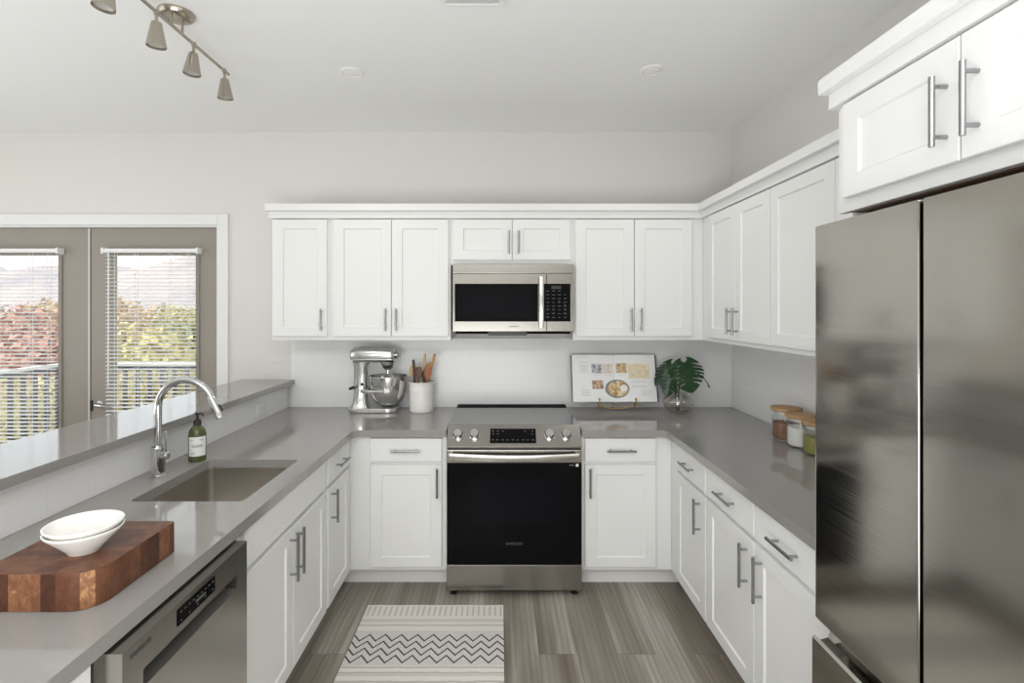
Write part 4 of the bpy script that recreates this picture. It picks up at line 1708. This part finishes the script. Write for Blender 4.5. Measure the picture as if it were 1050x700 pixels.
# the large round pie photograph lies across the gutter
b = BM()
print_disc(b, .521, .725, .142, .195, .0008)
pie = obj('photo', b, food_mat('photo_pie_plate', (.16, .19, .17), (.22, .24, .21), (.30, .31, .27), 40), pgr)
b = BM()
print_disc(b, .530, .725, .118, .165, .0014)
obj('pie', b, food_mat('photo_pie_filling', (.30, .13, .05), (.62, .42, .20), (.80, .70, .52), 38), pie)
b = BM()
print_disc(b, .598, .715, .042, .075, .0019, 16)
obj('cream', b, mat('photo_cream', (.85, .83, .80), .6), pie)
M_TXT = mat('page_print', (.66, .66, .67), .7)
for pg, spans in ((pgl, [(.05, .20, .05), (.09, .20, .16), (.09, .19, .22), (.09, .20, .25), (.09, .18, .28), (.09, .20, .31), (.09, .17, .34), (.09, .20, .37), (.10, .17, .68), (.10, .21, .75), (.10, .20, .78), (.10, .21, .81), (.10, .19, .84), (.10, .21, .87), (.24, .34, .44), (.37, .47, .44)]),
                  (pgr, [(.88, .95, .05), (.54, .63, .44), (.69, .86, .56), (.69, .88, .59), (.69, .86, .66), (.69, .87, .69), (.80, .93, .76), (.80, .92, .80), (.80, .93, .83), (.80, .90, .86)])):
    blocks = []
    for sp_ in spans:
        for bl in blocks:
            if any(abs(q[2] - sp_[2]) < .062 and q[0] < sp_[1] and sp_[0] < q[1] for q in bl):
                bl.append(sp_)
                break
        else: blocks.append([sp_])
    for bl in blocks:
        b = BM()
        for u0, u1, v in bl: print_patch(b, u0, u1, v - .006, v + .006, .0006, 3)
        obj('text_block', b, M_TXT, pg)

es_ = thing('book_easel', 'small brass easel holding up the open cookbook', 'easel', (.78, 3.57, ZT))
for x in (.662, .906):
    b = BM()
    q0 = Vector((x, by0 + .012, ZT + .006))
    add_tube(b, [(x, 3.515, ZT + .0065), (x, 3.53, ZT + .012), (x, 3.552, .952), (x, 3.560, .962)], .0042, 10)
    add_tube(b, [(x, 3.560, .962), (x, 3.535, .9635), (x, 3.514, .966), (x, 3.511, .985), (x, 3.513, .996)], .0040, 10)
    add_sphere(b, (x, 3.513, 1.000), .0085, 2)
    add_tube(b, [(x, 3.556, .955), (x, 3.572, .965), (x, 3.645, 1.20)], .0036, 8)
    obj('leg', b, M_BRASS, es_)
    b = BM()
    add_sphere(b, (x, 3.512, ZT + .0072), .0068, 2)
    obj('ball_foot', b, M_BRASS, es_)
b = BM()
pts = [(.662 + .244 * i / 12, 3.5515, .949 - .020 * sin(pi * i / 12)) for i in range(13)]
add_tube(b, pts, .0034, 8)
obj('cross_bar', b, M_BRASS, es_)
b = BM()
add_tube(b, [(.784, 3.5515, .929), (.784, 3.5515, .945)], .0034, 8)
add_tube(b, [(.784, 3.640, 1.16), (.784, 3.676, ZT + .0042)], .0034, 8)
add_tube(b, [(.662, 3.636, 1.16), (.784, 3.640, 1.16), (.906, 3.636, 1.16)], .0034, 8)
obj('back_strut', b, M_BRASS, es_)

# vase and monstera cutting
vx, vy = 1.185, 3.505
b = BM()
prof = [(0, .0004), (.045, .0004), (.070, .010), (.092, .034), (.1005, .062), (.097, .088), (.080, .112), (.058, .124), (.056, .128), (.053, .126), (.055, .120), (.076, .108),
        (.0935, .086), (.097, .062), (.089, .036), (.067, .013), (.043, .0035), (0, .0035)]
add_lathe(b, prof, (vx, vy, ZT), 44)
tag(obj('glass_vase', b, M_VASE, None, 60), 'round clear glass vase holding the green leaves', 'vase')

mp = thing('monstera_cutting', 'dark green monstera leaves standing in the glass vase', 'plant', (vx, vy, ZT + .02))


def monstera(base, tip_dir, face_dir, size, width, curl, mt, seed, lobes=6):
    """heart-shaped leaf with slits cut in from the margin; base = where the stalk joins"""
    rnd = random.Random(seed)
    t = Vector(tip_dir).normalized()
    f = Vector(face_dir).normalized()
    s = t.cross(f).normalized()
    f = s.cross(t).normalized()
    b = BM()

    def P(x, y):
        z = -curl * (abs(x) ** 1.6 * .9 + max(0, y - .1) ** 2 * .45) + .012 * sin(y * 26) * abs(x) * 2
        return Vector(base) + s * (x * size * width) + t * (y * size) + f * (z * size)

    def half(y):
        u = (y + .22) / 1.22
        if u <= 0 or u >= 1: return 0.0
        return .60 * sin(pi * u ** .70) ** .72

    NT, NQ = 96, 14
    for sg in (-1, 1):
        slits = [(.04 + .80 * (k + rnd.uniform(-.1, .1)) / lobes, rnd.uniform(.30, .45), rnd.uniform(.020, .030)) for k in range(lobes)]
        rows = []
        for i in range(NT + 1):
            a = -.22 + 1.22 * i / NT
            row = []
            for q in range(NQ + 1):
                fq = q / NQ
                w = half(a) * fq
                # veins sweep toward the tip, lobes behind the stalk sweep back
                row.append((sg * w, a + (.16 * fq * fq if a > .05 else .16 * fq * fq * (a + .22) / .27) - .08 * fq * max(0, a)))
            rows.append(row)
        vs = {}

        def V(i, q):
            if (i, q) not in vs: vs[(i, q)] = b.verts.new(P(*rows[i][q]))
            return vs[(i, q)]
        for i in range(NT):
            a = -.22 + 1.22 * (i + .5) / NT
            for q in range(NQ):
                fq = (q + .5) / NQ
                if a < 0 and fq < .12 * (-a / .22) * 4: continue
                cut = False
                for c_, q0, wd in slits:
                    if fq > q0 and abs(a - c_) < wd * (.35 + .9 * (fq - q0) / (1 - q0)): cut = True
                if cut: continue
                quad = [V(i, q), V(i, q + 1), V(i + 1, q + 1), V(i + 1, q)]
                try: b.faces.new(quad)
                except ValueError: pass
    bmesh.ops.remove_doubles(b, verts=b.verts[:], dist=1e-5)
    bmesh.ops.recalc_face_normals(b, faces=b.faces[:])
    o = obj('leaf', b, mt, mp, 70)
    md = o.modifiers.new('thick', 'SOLIDIFY')
    md.thickness = .0009
    return o


monstera((1.215, 3.470, 1.245), (.20, -.22, -.95), (.10, -1, .30), .185, 1.12, .20, M_LEAF, 1, 6)
monstera((1.135, 3.50, 1.235), (-.62, -.10, -.75), (-.60, -1, .25), .165, .60, .30, M_LEAFD, 2, 5)
monstera((1.118, 3.455, 1.150), (-.25, -.15, -.92), (-.20, -1, .25), .120, .75, .28, M_LEAFD, 5, 4)
monstera((1.105, 3.48, 1.205), (-.30, -.20, -.92), (-.25, -1, .3), .125, .66, .3, M_LEAF, 4, 4)
for pts in ([(1.185, 3.505, .925), (1.188, 3.505, 1.06), (1.205, 3.51, 1.20), (1.215, 3.473, 1.248)],
            [(1.175, 3.515, .925), (1.172, 3.515, 1.06), (1.155, 3.525, 1.18), (1.135, 3.503, 1.237)],
            [(1.190, 3.495, .925), (1.180, 3.495, 1.04), (1.155, 3.48, 1.12), (1.118, 3.458, 1.152)],
            [(1.180, 3.515, .925), (1.165, 3.51, 1.05), (1.135, 3.50, 1.15), (1.105, 3.483, 1.207)]):
    b = BM()
    # a gentle subdivision of the stalk
    fine = []
    P_ = [Vector(p) for p in pts]
    for i in range(len(P_) - 1):
        for t in (0, .33, .66): fine.append(P_[i].lerp(P_[i + 1], t))
    fine.append(P_[-1])
    add_tube(b, fine, .0040, 8)
    obj('stem', b, M_STEM, mp)
b = BM()
add_tube(b, [(1.30, 3.47, 1.178), (1.335, 3.47, 1.150), (1.362, 3.47, 1.118), (1.378, 3.47, 1.083)], [.0028, .0030, .0030, .0055], 8)
add_tube(b, [(1.235, 3.475, 1.185), (1.265, 3.478, 1.19), (1.30, 3.47, 1.178)], .0028, 8)
add_tube(b, [(1.19, 3.51, 1.05), (1.21, 3.50, 1.14), (1.235, 3.475, 1.185)], .0032, 8)
obj('aerial_tendril', b, M_STEM, mp)

# storage jars
def jar(x, y, rr, h, fill, m_fill, what, lab_jar, lab_fill, gap):
    t = thing('storage_jar', lab_jar, 'jar', (x, y, ZT), 'glass jars with wooden lids')
    b = BM()
    zn = h - .030
    prof = [(0, .0004), (rr - .008, .0004), (rr - .001, .006), (rr, .014), (rr, zn - .030), (rr - .003, zn - .016), (rr - .010, zn - .004), (rr - .010, zn + .010), (rr - .012, zn + .012),
            (rr - .014, zn + .010), (rr - .014, zn - .006), (rr - .0075, zn - .020), (rr - .004, zn - .032), (rr - .004, .014), (rr - .012, .006), (0, .0055)]
    add_lathe(b, prof, (x, y, ZT), 40)
    obj('glass', b, M_JAR, t, 50)
    b = BM()
    add_lathe(b, [(0, zn + .0125), (rr + .004, zn + .0125), (rr + .007, zn + .016), (rr + .007, zn + .026), (rr + .004, zn + .030), (0, zn + .030)], (x, y, ZT), 44)
    ld = obj('lid', b, M_LID, t, label='round wooden lid')
    b = BM()
    add_lathe(b, [(0, zn - .004), (rr - .0155, zn - .004), (rr - .0155, zn + .0122), (0, zn + .0122)], (x, y, ZT), 32)
    obj('seal', b, mat('clear_silicone', (.70, .68, .66), .4), ld)
    b = BM()
    add_lathe(b, [(0, .007), (rr - .013, .007), (rr - .0052, .015), (rr - .0052, fill), (rr * .6, fill + .004), (0, fill + .002)], (x, y, ZT), 36)
    tag(obj(what, b, m_fill, None, 50), lab_fill, 'jar contents', None, 'stuff')


jar(1.505, 2.772, .069, .170, .090, M_COCOA, 'cocoa_powder', 'glass jar of brown powder, the one farther along toward the plant', 'brown cocoa-like powder inside the glass jar', 0)
jar(1.500, 2.622, .068, .162, .098, M_SUGAR, 'white_sugar', 'glass jar of white powder between the other two jars', 'white powder inside the middle glass jar', 0)
jar(1.494, 2.475, .066, .158, .085, M_MATCHA, 'green_powder', 'glass jar of green powder nearest the refrigerator', 'olive green powder inside the glass jar nearest the refrigerator', 0)

# ================================================================== OUTSIDE
struct('balcony_ground', add_box(BM(), -4.45, 2.0, YB + .15, 5.30, -.20, -.03), M_DECK, 'pale sunlit balcony deck outside the double doors', 'balcony')
rl = thing('balcony_railing', 'dark metal balcony railing with upright balusters outside the doors', 'railing', (-2.5, 4.8, -.03))
b = BM()
add_box(b, -4.30, 1.9, 5.125, 5.185, 1.045, 1.075, .004)
add_box(b, -4.30, -4.24, YB + .16, 5.125, 1.045, 1.075, .004)
obj('top_rail', b, M_RAILTOP, rl)
b = BM()
add_box(b, -4.285, 1.9, 5.135, 5.175, 1.005, 1.0445)
add_box(b, -4.285, 1.9, 5.135, 5.175, .06, .095)
add_box(b, -4.29, -4.25, YB + .16, 5.135, 1.005, 1.0445)
add_box(b, -4.29, -4.25, YB + .16, 5.135, .06, .095)
obj('rail_frame', b, M_RAIL, rl)
me0 = None


def baluster(x, y):
    global me0
    if me0 is None:
        o = obj('baluster', add_box(BM(), -.014, .014, -.014, .014, .0945, 1.0055), M_RAIL, None)
        o.location = (0, 0, 0)
        me0 = o.data
        for v in me0.vertices: v.co.z += .0945
        o.parent = rl
        ORIGIN.pop('baluster', None)
    else:
        o = bpy.data.objects.new('baluster', me0)
        COL.objects.link(o)
        o.parent = rl
    o.location = Vector((x, y, 0)) - ORIGIN[rl.name]


for i in range(46): baluster(-4.16 + i * .122, 5.155)
for i in range(10): baluster(-4.27, 3.98 + i * .122)
for x, y in ((-4.27, 5.155), (-1.6, 5.155), (1.85, 5.155)):
    b = BM()
    add_box(b, x - .03, x + .03, y - .03, y + .03, -.0295, 1.0445, .003)
    obj('post', b, M_RAIL, rl)

# valley floor and hill
b = BM()
N = 24
rows = []
for j in range(N + 1):
    y = 6 + (j / N) ** 1.6 * 150
    row = []
    for i in range(N + 1):
        x = -190 + i * 250 / N
        z = -4.2 - .03 * (y - 6) if y < 50 else -5.5 + (y - 50) * .03
        row.append(b.verts.new((x, y, z + .25 * sin(x * .35 + y * .2))))
    rows.append(row)
for j in range(N):
    for i in range(N): b.faces.new((rows[j][i], rows[j][i + 1], rows[j + 1][i + 1], rows[j + 1][i]))
struct('valley_ground', b, M_GROUND, 'grassy valley floor beyond the balcony', 'ground')
b = BM()
rows = []
rnd = random.Random(4)
for j in range(14):
    row = []
    for i in range(40):
        x = -330 + i * 10
        crest = 30 + 5 * sin(i * .33) + 3 * sin(i * .9 + 1)
        t = j / 13
        y = 150 + t * 90
        z = -6 + crest * sin(t * pi * .5) + rnd.uniform(-.4, .4)
        row.append(b.verts.new((x, y, z)))
    rows.append(row)
for j in range(13):
    for i in range(39): b.faces.new((rows[j][i], rows[j][i + 1], rows[j + 1][i + 1], rows[j + 1][i]))
struct('hill', b, M_HILL, 'hazy wooded hillside on the skyline', 'hill')


def tree(x, y, z0, h, rad, mt, lab, seed):
    rnd = random.Random(seed)
    t = thing('tree', lab, 'tree', (x, y, z0), 'autumn trees beyond the balcony')
    b = BM()
    add_tube(b, [(x, y, z0), (x + .05, y, z0 + h * .35), (x, y + .1, z0 + h * .7)], [rad * .10, rad * .07, rad * .03], 8)
    for k in range(4):
        a = k * 1.7 + rnd.random()
        add_tube(b, [(x, y, z0 + h * (.35 + .08 * k)), (x + cos(a) * rad * .5, y + sin(a) * rad * .5, z0 + h * (.6 + .07 * k))], [rad * .04, rad * .012], 6)
    obj('trunk', b, M_BARK, t)
    b = BM()
    blobs = []
    for k in range(7):
        a = rnd.uniform(0, 2 * pi)
        blobs.append((Vector((x + cos(a) * rad * .45, y + sin(a) * rad * .45, z0 + h * rnd.uniform(.48, .82))), rad * rnd.uniform(.45, .62)))
    blobs.append((Vector((x, y, z0 + h * .62)), rad * .8))
    s = rad * .05
    for k in range(2600):
        c, r_ = blobs[k % len(blobs)]
        d = Vector((rnd.gauss(0, 1), rnd.gauss(0, 1), rnd.gauss(0, 1))).normalized()
        p = c + d * r_ * rnd.uniform(.72, 1.04)
        u = Vector((rnd.gauss(0, 1), rnd.gauss(0, 1), rnd.gauss(0, 1))).normalized()
        v = u.cross(d + u * .01).normalized()
        q = s * rnd.uniform(.7, 1.5)
        b.faces.new([b.verts.new(p + u * q), b.verts.new(p + v * q * .8), b.verts.new(p - u * q), b.verts.new(p - v * q * .8)])
    obj('crown', b, mt, t, 180)


TR = [
    (-14.7, 16.3, -5.0, 7.0, 2.1, 'red', 'red autumn tree seen through the door leaf without a lever'),
    (-11.7, 13.0, -4.8, 5.4, 1.3, 'yellow', 'small yellow tree low behind the side railing'),
    (-24.4, 28.0, -5.4, 8.0, 2.8, 'orange', 'tall orange tree behind the red tree'),
    (-33.0, 36.0, -5.6, 8.0, 3.0, 'green', 'muted green tree far behind the orange tree'),
    (-10.9, 16.6, -4.9, 6.3, 1.8, 'yellow', 'bright yellow tree in the middle of the pane with the lever door'),
    (-12.6, 21.5, -5.1, 7.2, 1.8, 'green', 'tall olive green tree behind the bright yellow tree'),
    (-17.9, 25.0, -5.3, 7.8, 2.2, 'orange', 'golden orange tree behind the olive green tree'),
    (-28.0, 46.0, -5.7, 8.0, 3.0, 'yellow', 'distant pale yellow tree in front of the hill'),
    (-37.0, 48.0, -5.7, 8.2, 3.2, 'orange', 'distant orange tree in front of the hill'),
    (-45.5, 52.0, -5.7, 8.8, 3.4, 'red', 'distant red tree in front of the hill'),
]
for i, (x, y, z0, h, rad, c, lab) in enumerate(TR): tree(x, y, z0, h, rad, TREE[c], lab, 20 + i)


def house(x, y, z0, w, d, h, lab):
    t = thing('house', lab, 'house', (x, y, z0), 'white houses in the valley')
    box_obj('walls', M_HOUSE, t, x - w / 2, x + w / 2, y - d / 2, y + d / 2, z0 - 1.5, z0 + h)
    b = BM()
    add_prism(b, [(x - w / 2 - .3, z0 + h + .01), (x + w / 2 + .3, z0 + h + .01), (x, z0 + h + w * .28)], y - d / 2 - .3, y + d / 2 + .3, 0, 'y')
    obj('roof', b, M_ROOF, t)
    for k in (-1, 0, 1):
        box_obj('window', M_HWIN, t, x + k * w * .3 - .4, x + k * w * .3 + .4, y - d / 2 - .03, y - d / 2 + .02, z0 + h * .4, z0 + h * .4 + 1.0)


house(-22.6, 34, -5.4, 3.0, 4.0, 4.2, 'white house behind the golden orange tree')
house(-33.0, 58, -5.5, 7.0, 6.0, 5.2, 'distant white house below the hill')
